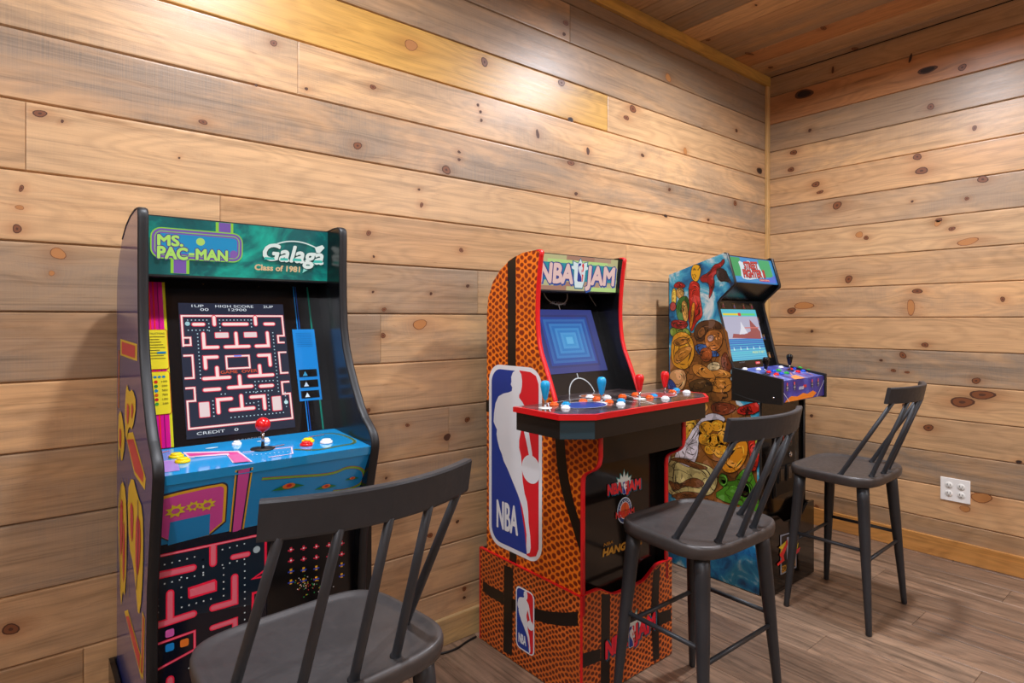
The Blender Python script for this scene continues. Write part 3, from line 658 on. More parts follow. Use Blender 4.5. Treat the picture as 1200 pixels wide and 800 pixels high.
    A.text('Class of 1981', *[A.uv(O[0]+q[0]/K, O[1]+q[1]/K) for q in ((680,362),(948,376),(682,330))], (236, 196, 150), 5, bold=.08)
    mb.build('marquee', root)
    # bezel, full width plane behind the screen
    sl = .303; yb = lambda z: 1.615+(z-.985)*sl
    mb = MB(); slab_between(mb, (yb(.968), .968), (yb(1.40), 1.40), a, b, .012, M_BLK)
    mb.box((a, 1.664, 1.388), (b, 1.76, 1.394), M_BLKM)
    A = Art(mb, (a, yb(.985), .985), (1,0,0), (0, sl, 1), base=1)
    z0, z1 = A.uv(200, 520)[1], A.uv(260, 328)[1]; z1 = .41
    W_ = A.uv
    xs = W_(262, 420)
    Yl, Mg, Rd = (206, 200, 30), (206, 10, 130), (196, 40, 30)
    # left instruction strip (partly hidden by the side panel)
    A.rect(.0, -.005, .059, z1, Yl); A.rect(.0, -.005, .053, z1, Mg, 1)
    for xx in (.022, .031): A.rect(xx, -.005, xx+.003, z1, (230, 40, 20), 2)
    A.rect(.0415, -.005, .043, z1, (120, 0, 90), 2)
    def sign(y_0, y_1):
        A.rrect(.004, y_0, .0585, y_1, .006, (170, 40, 24), 3); A.rrect(.0055, y_0+.0015, .057, y_1-.0015, .005, (222, 206, 40), 4)
    t0, t1 = W_(190, 433)[1], W_(190, 386)[1]; sign(t0, t1)
    A.text('INSTRUCTIONS', (.012, t1-.013), (.052, t1-.013), (.012, t1-.0085), (30, 40, 40), 5, bold=.02)
    for i in range(9):
        yy = t1-.020-i*.0068; A.rect(.012, yy, .052-(.008*((i*7) % 4)/2), yy+.0018, (110, 100, 30), 5)
    A.rect(.034, t1-.062, .053, t1-.057, (20, 120, 170), 6)
    t0, t1 = W_(190, 486)[1], W_(190, 434)[1]; sign(t0, t1-.002)
    for i in range(4): A.ell(.018+i*.009, t1-.016, .0038, .003, (20, 120, 170), 5, 10)
    for i in range(6):
        yy = t1-.030-i*.0108; A.ell(.028, yy+.002, .0042, .004, [(200,40,30),(40,120,60),(20,120,170),(200,90,30),(190,30,40),(60,150,60)][i], 5, 10)
        A.text(['100','200','500','700','1,000','2,000'][i], (.040, yy), (.052, yy), (.040, yy+.0045), (30, 30, 30), 5)
    # right card and stripes
    rx0 = W_(342, 386)[0]; rx1 = W_(368, 388)[0]; c0, c1 = W_(355, 470)[1], W_(355, 386)[1]; BL = (24, 130, 205)
    for o_, cc in ((-.004+.02, BL), (.002+.02, (10, 70, 150))): A.stroke([(rx0+o_-.0, -.005), (rx0+o_, z1)], .0028, cc, 1)
    A.stroke([(rx1-.006, -.005), (rx1-.006, z1)], .0045, (10, 120, 100), 1)
    A.rect(rx0, c0, rx1, c1, BL, 3)
    for i in range(8): A.rect(rx0+.008, c1-.012-i*.0055, rx1-.010, c1-.0112-i*.0055, (14, 84, 150), 4)
    for i in range(3):
        yy = c0+.007+i*.030; A.rect(rx0+.006, yy, rx1-.006, yy+.021, (8, 8, 10), 4)
        A.poly([(rx0+.016, yy+.003), (rx0+.030, yy+.003), (rx0+.023, yy+.016)], [(210,230,240), (190,210,225), (60,150,190)][i], 5)
    A.text('ARCADE1UP', W_(274, 519.5), W_(306, 515), W_(274, 515.5), (120, 120, 124), 3, bold=.03)
    for q in ((238, 333), (303, 336)): A.ell(*W_(*q), .0014, .0014, (120, 90, 40), 2, 8)
    bz = mb.build('bezel', root)
    # screen: a plain pink-walled maze of my own layout
    mb = MB(); sx0, sx1 = W_(218.5, 514)[0], W_(345, 501)[0]; sy0, sy1 = W_(219, 515)[1], W_(208, 355)[1]
    sx0 = W_(218.5, 514)[0]; sx1 = sx0+.262
    A = Art(mb, A.o, A.u, A.v, 'screen', base=4)
    S3 = Vector(A.o); BG = (34, 42, 62)
    def P3(u, v, d): return A.o+A.u*u+A.v*v+A.n*d
    mb.add([P3(sx0,sy0,.0006), P3(sx1,sy0,.0006), P3(sx1,sy1,.0006), P3(sx0,sy1,.0006), P3(sx0,sy0,.002), P3(sx1,sy0,.002), P3(sx1,sy1,.002), P3(sx0,sy1,.002)],
           [(4,5,6,7)], ink(BG, 'screen')); mb.add([mb.v[i] for i in range(8)], [(0,1,5,4),(1,2,6,5),(2,3,7,6),(3,0,4,7)], M_GLASS)
    w_, h_ = sx1-sx0, sy1-sy0
    q = lambda gx, gy: (sx0+w_*gx/28, sy0+h_*gy/36)            # 28 x 36 grid
    PI_, RO = (255, 226, 222), (226, 60, 84); u_ = w_/28
    def outl(l, L=0): A.stroke([q(*p) for p in l], u_*.75, RO, L, True); A.stroke([q(*p) for p in l], u_*.42, PI_, L+1, True)
    def opn(l, L=0): A.stroke([q(*p) for p in l], u_*.75, RO, L); A.stroke([q(*p) for p in l], u_*.42, PI_, L+1)
    opn([(.6,24),(.6,32.4),(27.4,32.4),(27.4,26.5),(25.6,26.5),(25.6,24.5),(27.4,24.5)])
    opn([(.4,24.4),(2.4,24.4),(2.4,26.4),(.6,26.4),(.6,27)]); opn([(.4,21.6),(2.6,21.6),(2.6,15.6),(.4,15.6)]); opn([(27.6,21.6),(25.4,21.6),(25.4,15.6),(27.6,15.6)])
    opn([(.4,13),(2.6,13),(2.6,9.6),(.7,9.6),(.7,2.6),(27.4,2.6),(27.4,9.6),(25.4,9.6),(25.4,13),(27.6,13)])
    WW = u_*1.25
    def bar(*l): A.wall([q(*p) for p in l], WW, PI_, RO, 3)
    bar((3.4,30),(5.8,30)); bar((22.2,30),(24.6,30)); bar((11,30),(17.2,30)); bar((8.6,32),(8.6,29.9)); bar((19.6,32),(19.6,29.9))
    bar((5.6,27.4),(5.6,23.6),(9,23.6)); bar((22.6,27.4),(22.6,23.6),(19.2,23.6)); bar((11,23.6),(17.2,23.6)); bar((14,27.4),(14,23.8))
    bar((5.6,18),(5.6,20.9),(8.6,20.9)); bar((22.6,18),(22.6,20.9),(19.6,20.9)); bar((8.4,18),(8.4,15.4)); bar((5,15.2),(11.4,15.2)); bar((19.6,18),(19.6,15.4)); bar((16.6,15.2),(23,15.2))
    bar((14,15.4),(14,12.6)); bar((11,12.4),(17,12.4)); bar((5,12.2),(8.6,12.2)); bar((19.4,12.2),(22.6,12.2))
    bar((8,6),(8,9.4),(11.4,9.4)); bar((20,6),(20,9.4),(16.6,9.4)); bar((14,10),(14,6.8)); bar((11,6.4),(17,6.4))
    for x_, y_, xx, yy in ((8.4,26,12.2,27.8), (16,26,19.8,27.8), (3.2,5,6,9.2), (22,5,24.8,9.2)):
        a0, b0 = q(x_, y_), q(xx, yy); A.rrect(*a0, *b0, u_*.3, RO, 3); A.rrect(a0[0]+u_*.2, a0[1]+u_*.2, b0[0]-u_*.2, b0[1]-u_*.2, u_*.2, (236, 214, 214), 4)
    outl([(11,17.6),(17,17.6),(17,21),(11,21)]); A.rect(*q(13, 20.8), *q(15, 21.2), (110, 140, 240), 4)
    DW = (190, 220, 235)
    def dots(x_, y_, dx, dy, n):
        for i in range(n): c = q(x_+dx*i, y_+dy*i); A.rect(c[0]-u_*.14, c[1]-u_*.14, c[0]+u_*.14, c[1]+u_*.14, DW, 3)
    dots(2, 31.2, .95, 0, 6); dots(10, 31.2, .95, 0, 10); dots(2, 28.4, .95, 0, 6); dots(4.2, 27.4, 0, -1, 13); dots(24.2, 27.4, 0, -1, 18)
    dots(7.2, 30.2, 0, -1, 3); dots(10, 30.2, 0, -1, 3); dots(18.4, 31.2, 0, -1, 3); dots(18, 13.6, 1, 0, 6); dots(18, 12.6, 0, -1, 3); dots(15.4, 10.8, 1, 0, 8); dots(6.8, 9.2, 0, -1, 5); dots(11, 4.4, 1, 0, 15); dots(26, 10, 0, -1, 5); dots(18.4, 8, 0, -1, 3); dots(21.2, 9.6, 0, -1, 5); dots(15.2, 7.8, 1, 0, 3); dots(9, 10.8, 1, 0, 2)
    A.ell(*q(1.9, 30.2), u_*.6, u_*.6, (160, 200, 210), 4); A.ell(*q(26, 7.2), u_*.55, u_*.55, (200, 235, 240), 4)
    TXc = (225, 232, 240)
    for tx, x_, xx, y_ in (('1UP', 3.2, 6.2, 34.9), ('HIGH SCORE', 9.2, 19.4, 34.9), ('2UP', 22.2, 25, 34.9), ('00', 5.3, 7.4, 33.9), ('12900', 12.6, 17.4, 33.9), ('CREDIT', 2.4, 9.2, .9), ('0', 11.6, 12.6, .9)):
        A.text(tx, q(x_, y_-.1), q(xx, y_-.1), q(x_, y_+.62), TXc, 3, bold=.02)
    A.text('GAME  OVER', q(9.2, 16.2), q(18.8, 16.2), q(9.2, 17.0), (236, 92, 40), 8, bold=.02)
    mb.build('screen', bz)
    # control deck
    dz = lambda y: .968+(y-1.386)*.045
    mb = MB(); MD = mat('deck_blue_print', (30, 148, 212), .12, coat=.6)
    mb.prism_x([(1.386, .966), (1.625, dz(1.625)), (1.625, .95), (1.392, .945)], a, b, MD)
    A = Art(mb, (a, 1.386, .9665), (1,0,0), (0, 1, .045)); LP = (240, 200, 215); MG = (206, 60, 140); O, K = (170, 480), 4.286
    S = lambda l: A.px(l, O, K)
    A.poly(S([(50,205),(190,190),(250,240),(75,262)]), (236, 190, 205)); A.poly(S([(75,262),(160,252),(175,305),(78,318)]), (150, 120, 200), 0)
    A.poly(S([(190,215),(470,208),(540,262),(440,268),(410,228),(215,240)]), LP, 1); A.poly(S([(205,222),(462,214),(520,255),(450,262),(418,220),(225,236)]), MG, 2)
    A.poly(S([(415,232),(478,225),(530,262),(450,270)]), (200, 90, 150), 3)
    A.stroke(S([(490,215),(735,190),(742,222),(620,240)]), .003, LP, 1)
    for i in range(9): A.ell(*A.uv(170+(540+i*22)/K, 480+(230-i*2.2)/K), .0016, .0016, (230, 240, 245), 2, 8)
    A.stroke(smooth(S([(750,200),(860,205),(960,185),(1080,165),(980,120),(880,122)]), 2, False), .009, (120, 150, 90), 1)
    A.stroke(smooth(S([(750,200),(860,205),(960,185),(1080,165),(980,120),(880,122)]), 2, False), .005, (70, 90, 60), 2)
    for sx, sy, ex, ey in ((60,225,120,210), (250,170,330,150), (640,190,700,178), (820,140,900,128)): A.stroke(S([(sx,sy),(ex,ey)]), .004, (190, 110, 70), 3)
    for sx, sy in ((335,195), (590,160)): A.ell(*A.uv(170+sx/K, 480+sy/K), .014, .006, (190, 215, 230), 3)
    dk = mb.build('control_deck', root)
    def onto(px, py): return hit((a, 1.386, .967), (0, -.045, 1), px, py)
    ball_stick(dk, onto(308, 525.5), None, RED, h=.058, r=.0175)
    for x_, y_, m in ((206.5, 535.5, YEL), (214, 541, YEL), (277.5, 521, WHT), (311, 517.5, WHT), (361, 517.5, YEL), (359, 521.5, RED), (382.5, 518.5, WHT)):
        button(dk, onto(x_, y_), m, .0155 if m is not WHT or x_ > 350 else .011)
    mb = MB(); slab_between(mb, (1.622, .966), (1.618, .985), a, b, .006, M_MOLD); mb.build('hinge_strip', root)
    # blue front panel under the deck
    BLU2 = (34, 150, 222)
    mb = MB(); slab_between(mb, (1.485, .795), (1.392, .950), a, b, .012, mat('panel_blue_print', BLU2, .25))
    A = Art(mb, (a, 1.485, .795), (1,0,0), (0, -.093, .155)); O, K = (120, 440), 2.222; S = lambda l: A.px(l, O, K)
    YB, PK, DN = (246, 196, 50), (226, 84, 178), (40, 40, 70)
    def pipe(l, wd, L):
        q = smooth(S(l), 2, False); A.stroke(q, wd, DN, L); A.stroke(q, wd*.82, YB, L+1); A.stroke(q, wd*.5, DN, L+2); A.stroke(q, wd*.42, PK if wd > .02 else YB, L+3)
    q = S([(146,310),(322,276),(328,284),(322,406),(140,450)])
    A.poly(smooth(S([(143,450),(147,320),(152,308),(310,276),(326,280),(328,292),(320,408)]), 1), DN); A.poly(smooth(S([(145,446),(150,322),(156,312),(308,279),(323,284),(324,296),(317,404)]), 1), YB, 1)
    A.poly(smooth(S([(147,444),(154,328),(160,318),(304,286),(316,290),(316,300),(310,404)]), 1), PK, 2)
    A.poly(S([(170,440),(176,380),(280,358),(278,412)]), BLU2, 3)
    for k_, (cx, cy, r1) in enumerate(((190,350,.021), (236,338,.016), (272,334,.019))):       # plain starbursts in place of figures
        c = A.uv(O[0]+cx/K, O[1]+cy/K); pts = [(c[0]+(r1 if i % 2 else r1*.6)*math.cos(i*math.pi/8), c[1]+(r1 if i % 2 else r1*.6)*math.sin(i*math.pi/8)) for i in range(16)]
        A.poly(pts, (236, 220, 50), 4); A.ell(*c, r1*.38, r1*.38, (206, 90, 160), 5, 12)
    for x_, xx, c, L in ((346,392,YB,1), (350,388,DN,2), (354,384,PK,3)):
        A.poly(S([(x_,246),(xx,238),(xx-24,398),(x_-16,410)]), c, L)
    ribbon = smooth(S([(415,268),(500,262),(600,256),(640,235),(682,242),(680,278),(640,296),(600,300)]), 2, False)
    A.stroke(ribbon, .008, (190, 100, 60), 1); A.stroke(ribbon, .005, (120, 190, 60), 2)
    for cx, cy, s in ((485,285,1), (582,286,.75), (650,265,.5)):           # plain winged arrow shapes
        c = A.uv(O[0]+cx/K, O[1]+cy/K); e_ = .030*s
        A.poly([(c[0]-e_*1.3, c[1]-e_*.25), (c[0]-e_*.4, c[1]+e_*.15), (c[0]+e_*.4, c[1]+e_*.15), (c[0]+e_*1.3, c[1]-e_*.25), (c[0]+e_*.5, c[1]-e_*.35), (c[0]-e_*.5, c[1]-e_*.35)], (30, 130, 60), 3)
        A.ell(*c, e_*.5, e_*.30, (226, 120, 40), 4, 12); A.ell(c[0], c[1]+e_*.05, e_*.22, e_*.16, (200, 30, 30), 5, 10)
    mb.build('upper_front_panel', root)
    # lower front with printed maze
    mb = MB(); mb.box((a, 1.485, .30), (b, 1.497, .795), mat('panel_navy_print', (8, 14, 30), .2))
    A = Art(mb, (a, 1.485, .795), (1,0,0), (0,0,1)); S = lambda l: A.px(l, O, K)
    A.poly(S([(134,472),(424,410),(424,590),(134,640)]), (8, 28, 44)); 
    PKw, RDw = (232, 112, 132), (240, 30, 70)
    def wl(l, wd=.0165, L=1): A.wall(S(l), wd, PKw, RDw, L)
    A.stroke(S([(131,473),(425,411),(425,505),(392,528),(425,521),(425,521)]), .0058, RDw, 1); A.stroke(S([(131,473),(425,411)]), .003, (240, 130, 150), 2)
    wl([(136,522),(235,500)]); wl([(288,446),(288,488)]); wl([(340,472),(378,464)], .013); wl([(344,524),(344,588),(288,604)]); wl([(176,566),(176,632)]); wl([(136,652),(236,620)]); wl([(286,656),(345,636),(345,660)], .013)
    A.poly(S([(222,552),(292,529),(298,534),(298,560),(228,581),(223,578)]), RDw, 1); A.poly(S([(227,556),(292,535),(293,557),(228,575)]), PKw, 2)
    A.stroke(S([(134,702),(240,664),(240,712),(134,770)]), .0055, RDw, 1); A.stroke(S([(134,702),(240,664),(240,712),(134,770)]), .0025, (240,110,140), 2); A.stroke(S([(416,560),(392,566),(390,640)]), .0055, RDw, 1)
    wl([(176,790),(176,830)]); A.stroke(S([(134,860),(300,790),(400,740)]), .0055, RDw, 1)
    DT = (210, 226, 230)
    def dt(x_, y_, dx, dy, n):
        for i in range(n):
            c = A.uv(O[0]+(x_+dx*i)/K, O[1]+(y_+dy*i)/K); A.rect(c[0]-.0015, c[1]-.0015, c[0]+.0015, c[1]+.0015, DT, 3)
    dt(142,496,19.5,-5,6); dt(144,548,0,17,5); dt(206,602,19,-5.4,5); dt(262,478,0,17,3); dt(262,478,0,20,3); dt(312,452,19,-5,4); dt(312,492,19,-5,4); dt(142,546,19.5,-5,6); dt(205,524,0,26,3); dt(370,490,0,18,10); dt(315,500,0,18,5); dt(225,760,19,-8,5); dt(300,700,18,-8,5)
    A.ell(*A.uv(O[0]+401/K, O[1]+452/K), .008, .008, (170, 190, 196), 3)
    for cx, cy, c in ((175,669,(206,90,170)), (175,706,(20,130,205)), (213,694,(226,120,40))):   # plain rounded tokens
        q = A.uv(O[0]+cx/K, O[1]+cy/K); A.rrect(q[0]-.0085, q[1]-.0085, q[0]+.0085, q[1]+.0085, .004, c, 4)
    A.poly(S([(428,409),(700,352),(700,700),(428,700)]), (4, 4, 8), 3)
    for r in range(4):
        for c in range(7):
            q = A.uv(O[0]+(490+c*33-0)/K, O[1]+(452+r*28-c*4.2)/K)
            if q[0] > b-a-.02: continue
            col = (206, 30, 60) if r < 2 else (226, 170, 30); s = .0058
            A.rect(q[0]-s*.5, q[1]-s, q[0]+s*.5, q[1]+s, col, 4); A.rect(q[0]-s*1.3, q[1]-s*.5, q[0]+s*1.3, q[1]+s*.1, (200, 40, 70) if r < 2 else (40, 70, 190), 4+.4)
            if r < 2: A.rect(q[0]-s*.35, q[1]-s*.3, q[0]+s*.35, q[1]+s*.3, (220, 225, 230), 5)
    for i in range(60):
        q = A.uv(O[0]+random.gauss(530, 22)/K, O[1]+random.gauss(545, 14)/K); s = .0011
        A.rect(q[0]-s, q[1]-s, q[0]+s, q[1]+s, random.choice([(230,200,40), (60,170,90), (210,60,60), (230,230,230)]), 4)
    mb.build('lower_front_panel', root)
    riser(root, xL-.017, xR+.017, 1.43, 1.972, .355, M_BLK, M_BLK, None)
    mb = MB(); mb.box((a, 1.50, .30), (b, 1.92, .315), M_BLKM); mb.build('floor_panel', root)
    return root
cabinet_one()

# ================================================================== basketball cabinet
def nba_logo(A, x0, y0, x1, y1, L=0, txt=True):
    """rounded badge, blue left, red right, white player with a ball"""
    w_, h_ = x1-x0, y1-y0; k = w_
    A.rrect(x0, y0, x1, y1, k*.22, (236, 238, 242), L, 8)
    d = k*.055; X = lambda f: x0+w_*f; Y = lambda f: y1-h_*f
    A.rrect(x0+d, y0+d, x1-d, y1-d, k*.18, (24, 58, 150), L+1, 8)
    # right red half: drawn as polygon following the player's back
    R = [(.60,.02),(.80,.023),(.90,.04),(.945,.08),(.945,.92),(.90,.962),(.80,.979),(.74,.979),(.70,.86),(.62,.72),(.60,.55),(.56,.40),(.56,.25),(.60,.15),(.62,.08)]
    A.poly([(X(a), Y(b)) for a, b in R], (222, 30, 44), L+2)
    W = [(.48,.035),(.53,.022),(.60,.022),(.64,.04),(.655,.075),(.65,.105),(.63,.135),(.60,.150),(.60,.165),(.66,.185),(.72,.215),(.76,.27),(.775,.33),(.80,.38),(.83,.43),(.84,.455),(.78,.46),(.755,.42),(.72,.375),(.68,.33),(.655,.30),
         (.63,.345),(.60,.39),(.60,.43),(.635,.47),(.65,.53),(.665,.60),(.70,.66),(.745,.70),(.765,.75),(.77,.80),(.80,.87),(.81,.93),(.79,.96),(.74,.97),(.73,.93),(.735,.87),(.70,.80),(.66,.74),(.58,.68),(.48,.62),(.38,.56),(.30,.52),(.27,.49),(.22,.46),(.18,.42),(.16,.385),(.17,.36),(.14,.345),(.10,.32),
         (.11,.27),(.14,.215),(.20,.175),(.30,.155),(.40,.145),(.46,.135),(.47,.115),(.44,.10),(.455,.085),(.45,.06)]
    A.poly([(X(a), Y(b)) for a, b in W], (228, 231, 236), L+3)
    cx, cy = X(.815), Y(.525); A.ell(cx, cy, k*.165, k*.165, (228, 231, 236), L+4, 24)
    if txt: A.text('NBA', (X(.17), Y(.895)), (X(.57), Y(.895)), (X(.17), Y(.748)), (235, 238, 242), L+3, bold=.034)
def nba_jam(A, bl, br, tl, L=0, col=(224, 30, 52)):
    """lettering NBA JAM with a star burst and a small badge between"""
    bl, br, tl = Vector(bl), Vector(br), Vector(tl); U = br-bl; W = tl-bl
    def T(a, b): q = bl+U*a+W*b; return (q.x, q.y)
    star = [(.50,1.95+.35),(.545,1.55),(.62,1.95),(.64,1.4),(.74,1.55),(.70,1.1),(.80,1.0),(.66,.55),(.34,.55),(.20,1.0),(.30,1.1),(.26,1.55),(.36,1.4),(.38,1.95),(.455,1.55)]
    A.poly([T(a, b) for a, b in star], (60, 150, 150), L)
    A.poly([T(.5+(a-.5)*.90, .6+(b-.6)*.88) for a, b in star], (226, 240, 236), L+1)
    for tx, a0, a1 in (('NBA', 0, .42), ('JAM', .56, 1.0)):
        for off, c, bo, Lx in ((.02, (12, 120, 150), .17, 2), (.01, (30, 30, 70), .13, 3), (0, col, .08, 4)):
            A.text(tx, T(a0+off, -off*3), T(a1+off, -off*3), T(a0+off, 1-off*3), c, L+Lx, bold=bo)
    p, q = T(.44, -.25), T(.56, 1.05); nba_logo(A, min(p[0], q[0]), p[1], max(p[0], q[0]), q[1], L+5, False)

def cabinet_two():
    xL, xR, T = 1.440, 1.912, .017; a, b = xL+T, xR-T; zr = .366
    root = thing('arcade_cabinet', 'middle arcade cabinet with basketball-patterned sides, red edging and wide four-player deck', 'arcade machine', ((xL+xR)/2, 1.65, 0))
    front = [(1.388, .30), (1.388, .56), (1.388, .735)]+smooth([(1.388, .735), (1.384, .77), (1.318, .80), (1.309, .84)], 2, False)[1:]+[(1.309, .925), (1.36, .955), (1.516, .985)]+smooth([(1.516, .99), (1.538, 1.045), (1.567, 1.11), (1.60, 1.18), (1.612, 1.26), (1.613, 1.34), (1.605, 1.43), (1.594, 1.505)], 1, False)
    top = smooth([(1.594, 1.505), (1.588, 1.531), (1.62, 1.533)], 1, False)[1:]+[(1.69, 1.529), (1.76, 1.51), (1.82, 1.475), (1.868, 1.43), (1.898, 1.37), (1.907, 1.30)]
    prof = front+top+[(1.907, .30)]
    K_ = (22, 16, 14)
    def art(mb):
        A = Art(mb, (xL, 1.65, .9), (0,-1,0), (0,0,1)); O, K = (550, 280), 3.333
        def pb(l): A.poly(l, K_)
        pb(A.px([(595,306.8),(604.6,300),(604.6,440),(595,440)])); pb(A.px([(569.7,468),(576,469),(576,483),(569.7,482)]))
        l1 = A.px([(210,150),(212,200),(216,260),(224,310),(237,360),(254,415),(268,460),(276,488)], (550,420), 2.104); l2 = A.px([(276,410),(262,370),(252,330),(243,285),(238,240),(235,200),(234,150)], (550,420), 2.104)
        pb(l1+l2); pb(A.px([(597,640),(605.5,644),(605.5,668),(597,664)]))
        # badge
        x0, y1 = A.uv(573.5, 430); x1, _ = A.uv(635.5, 540); y0 = A.uv(620, 656)[1]; y1 = A.uv(585, 427)[1]
        nba_logo(A, x0, y0, x1, y1, 2)
    side_panel(root, prof, xL, xL+T, M_BALL, M_REDM, front[:9]+front[9:12]+front[12:]+top[:4], True, art)
    side_panel(root, prof, xR-T, xR, None, M_REDM, front+top[:4], False)
    mb = MB(); mb.box((a, 1.885, .30), (b, 1.897, 1.36), M_BLKM)
    mb.prism_x([(1.64, 1.531), (1.64, 1.52), (1.75, 1.50), (1.84, 1.44), (1.885, 1.35), (1.897, 1.36), (1.85, 1.45), (1.76, 1.508)], a, b, M_BLKM); mb.build('back_panel', root)
    # marquee
    mb = MB(); GRb = (196, 190, 140)
    slab_between(mb, (1.634, 1.393), (1.620, 1.525), a, b, .012, ink(GRb, 'lit'))
    A = Art(mb, (a, 1.634, 1.393), (1,0,0), (0, -.014, .132), 'lit'); W_ = b-a; H_ = .1327
    for i in range(16):
        y = (i % 8)*H_/8; c = [(176, 130, 110), (190, 224, 140), (206, 184, 150), (160, 120, 100), (214, 226, 170), (186, 150, 124)][(i*5+i//8*3) % 6]
        x_ = ((i*.37) % 1)*W_*.6; A.rect(x_, y, min(W_, x_+W_*(.35+.2*(i % 3))), y+H_/8, c, .2*(i//8))
    A.rect(.012, H_*.28, W_-.012, H_*.78, (24, 146, 160), 1)
    star = [(.5,.97),(.53,.82),(.60,.88),(.595,.74),(.66,.70),(.58,.62),(.575,.3),(.55,.06),(.45,.06),(.425,.3),(.42,.62),(.34,.70),(.405,.74),(.40,.88),(.47,.82)]
    A.poly([(W_*x, H_*y) for x, y in star], (18, 110, 140), 2); A.poly([(W_*(.5+(x-.5)*.88), H_*(.5+(y-.5)*.92)) for x, y in star], (226, 240, 240), 3)
    for tx, x0, x1 in (('NBA', .03, .415), ('JAM', .585, .955)):
        for off, c, bo, L in ((.004, (30, 90, 170), .18, 4), (.0, (60, 60, 130), .15, 5), (-.0, (238, 200, 194), .08, 6)):
            A.text(tx, (W_*x0+off, H_*.22-off*.6), (W_*x1+off, H_*.22-off*.6), (W_*x0+off, H_*.74-off*.6), c, L, bold=bo)
    nba_logo(A, W_*.465, H_*.26, W_*.545, H_*.82, 7, False)
    mb.build('marquee', root)
    # bezel
    sl = .382; yb = lambda z: 1.64+(z-1.073)*sl
    mb = MB(); slab_between(mb, (yb(.985), .985), (yb(1.395), 1.395), a, b, .012, M_BLK); mb.box((a, 1.632, 1.388), (b, 1.775, 1.3935), M_BLKM)
    A = Art(mb, (a, yb(.985), .985), (1,0,0), (0, sl, 1)); WL = (176, 184, 186); L_ = .0045
    cx = (b-a)/2
    A.stroke([(cx+.07*math.cos(t*math.pi/16), -.0+.075*math.sin(t*math.pi/16)) for t in range(17)], L_, WL, 1)
    A.stroke([(cx, .073), (cx, .094)], L_, WL, 1); A.stroke([(cx, .355), (cx, .385)], L_, WL, 1)
    A.stroke([(cx+.065*math.cos(-math.pi*t/16), .432+.05*math.sin(-math.pi*t/16)) for t in range(17)], L_, WL, 1)
    A.stroke(smooth(A.px([(690,345),(694,352),(700,361)]), 1, False), L_, WL, 1)
    A.text('ARCADE1UP', A.uv(644.5, 356), A.uv(663, 357.5), A.uv(644.5, 353), (150, 160, 175), 2, bold=.03)
    bz = mb.build('bezel', root)
    mb = MB(); w2 = .172; u0, u1 = cx+.005-w2, cx+.005+w2; v0, v1 = A.uv(700, 434.5)[1], A.uv(680, 363.4)[1]
    P3 = lambda u, v, d: A.o+A.u*u+A.v*v+A.n*d
    S = Art(mb, A.o, A.u, A.v, 'screen', base=4)
    vs = [P3(u0,v0,.0006), P3(u1,v0,.0006), P3(u1,v1,.0006), P3(u0,v1,.0006), P3(u0,v0,.0022), P3(u1,v0,.0022), P3(u1,v1,.0022), P3(u0,v1,.0022)]
    mb.add(vs, [(4,5,6,7)], ink((54, 62, 128), 'screen')); mb.add(vs, [(0,1,5,4),(1,2,6,5),(2,3,7,6),(3,0,4,7)], M_GLASS)
    S.rect(u0, v0, u1, v1, (56, 64, 128), .6)
    cs = [(56,64,128),(52,58,112),(44,72,150),(56,104,172),(44,88,160),(60,124,190),(48,110,180),(66,138,200),(52,124,192),(76,152,210),(64,146,206),(96,176,224)]
    cxx, cyy = (u0+u1)/2, (v0+v1)/2
    for i, c in enumerate(cs):
        f = .90-.072*i; S.rect(cxx-(u1-u0)/2*f*.98, cyy-(v1-v0)/2*f, cxx+(u1-u0)/2*f*.98, cyy+(v1-v0)/2*f, c, 1+i*.5)
    mb.build('screen', bz)
    # four player deck
    zt = 1.0; outl = [(1.238, 1.500), (1.236, 1.285), (1.325, 1.214), (1.945, 1.236), (2.03, 1.30), (2.03, 1.50)]
    outl = [(1.238, 1.500), (1.236, 1.285), (1.325, 1.216), (1.935, 1.228), (2.025, 1.30), (2.025, 1.50)]
    DKp = cloudy('deck_dark_court_print', [(.35, (40, 34, 36)), (.5, (74, 62, 60)), (.62, (96, 84, 82)), (.75, (70, 76, 110))], 7, .12)
    mb = MB(); mb.prism_z([(p[0], p[1]) for p in outl], zt-.016, zt, M_REDM, top=DKp)
    mb.prism_z([(a, 1.50), (b, 1.50), (b, yb(zt)+.004), (a, yb(zt)+.004)], zt-.016, zt, M_BLK, top=DKp)
    A = Art(mb, (1.238, 1.214, zt), (1,0,0), (0,1,0)); WL = (222, 222, 226)
    A.stroke([(p[0]-1.238, p[1]-1.214) for p in [(1.243,1.498),(1.241,1.288),(1.327,1.221),(1.934,1.233),(2.020,1.302),(2.020,1.498)]], .010, (226, 40, 44), 1)
    for c_, r_, cc in (((.20,.16), .085, (40, 62, 140)), ((.60,.17), .085, (150, 34, 40)), ((.40,.30), .06, (150, 80, 40))):
        A.ell(*c_, r_, r_*.75, cc, 2, 28); A.stroke([(c_[0]+r_*math.cos(t*math.pi/14), c_[1]+r_*.75*math.sin(t*math.pi/14)) for t in range(28)], .003, WL, 3, True)
    A.stroke([(.02,.13),(.14,.27),(.36,.28),(.40,.02)], .003, WL, 3); A.stroke([(.40,.03),(.52,.27),(.66,.14),(.76,.2)], .003, WL, 3)
    dk = mb.build('control_deck', root)
    mb = MB(); ins = [(1.249, 1.495), (1.247, 1.292), (1.330, 1.226), (1.930, 1.238), (2.014, 1.305), (2.014, 1.495)]
    mb.prism_z(ins, zt-.075, zt-.016, mat('black_deck_apron', (30, 27, 26), .32))
    Bv = Art(mb, (1.247, 1.292, zt-.075), (.083, -.066, 0), (0,0,1)); ln = math.hypot(.083, .066); Bv.rect(.001, .001, ln-.001, .058, (38, 62, 72))
    mb.build('deck_apron', root)
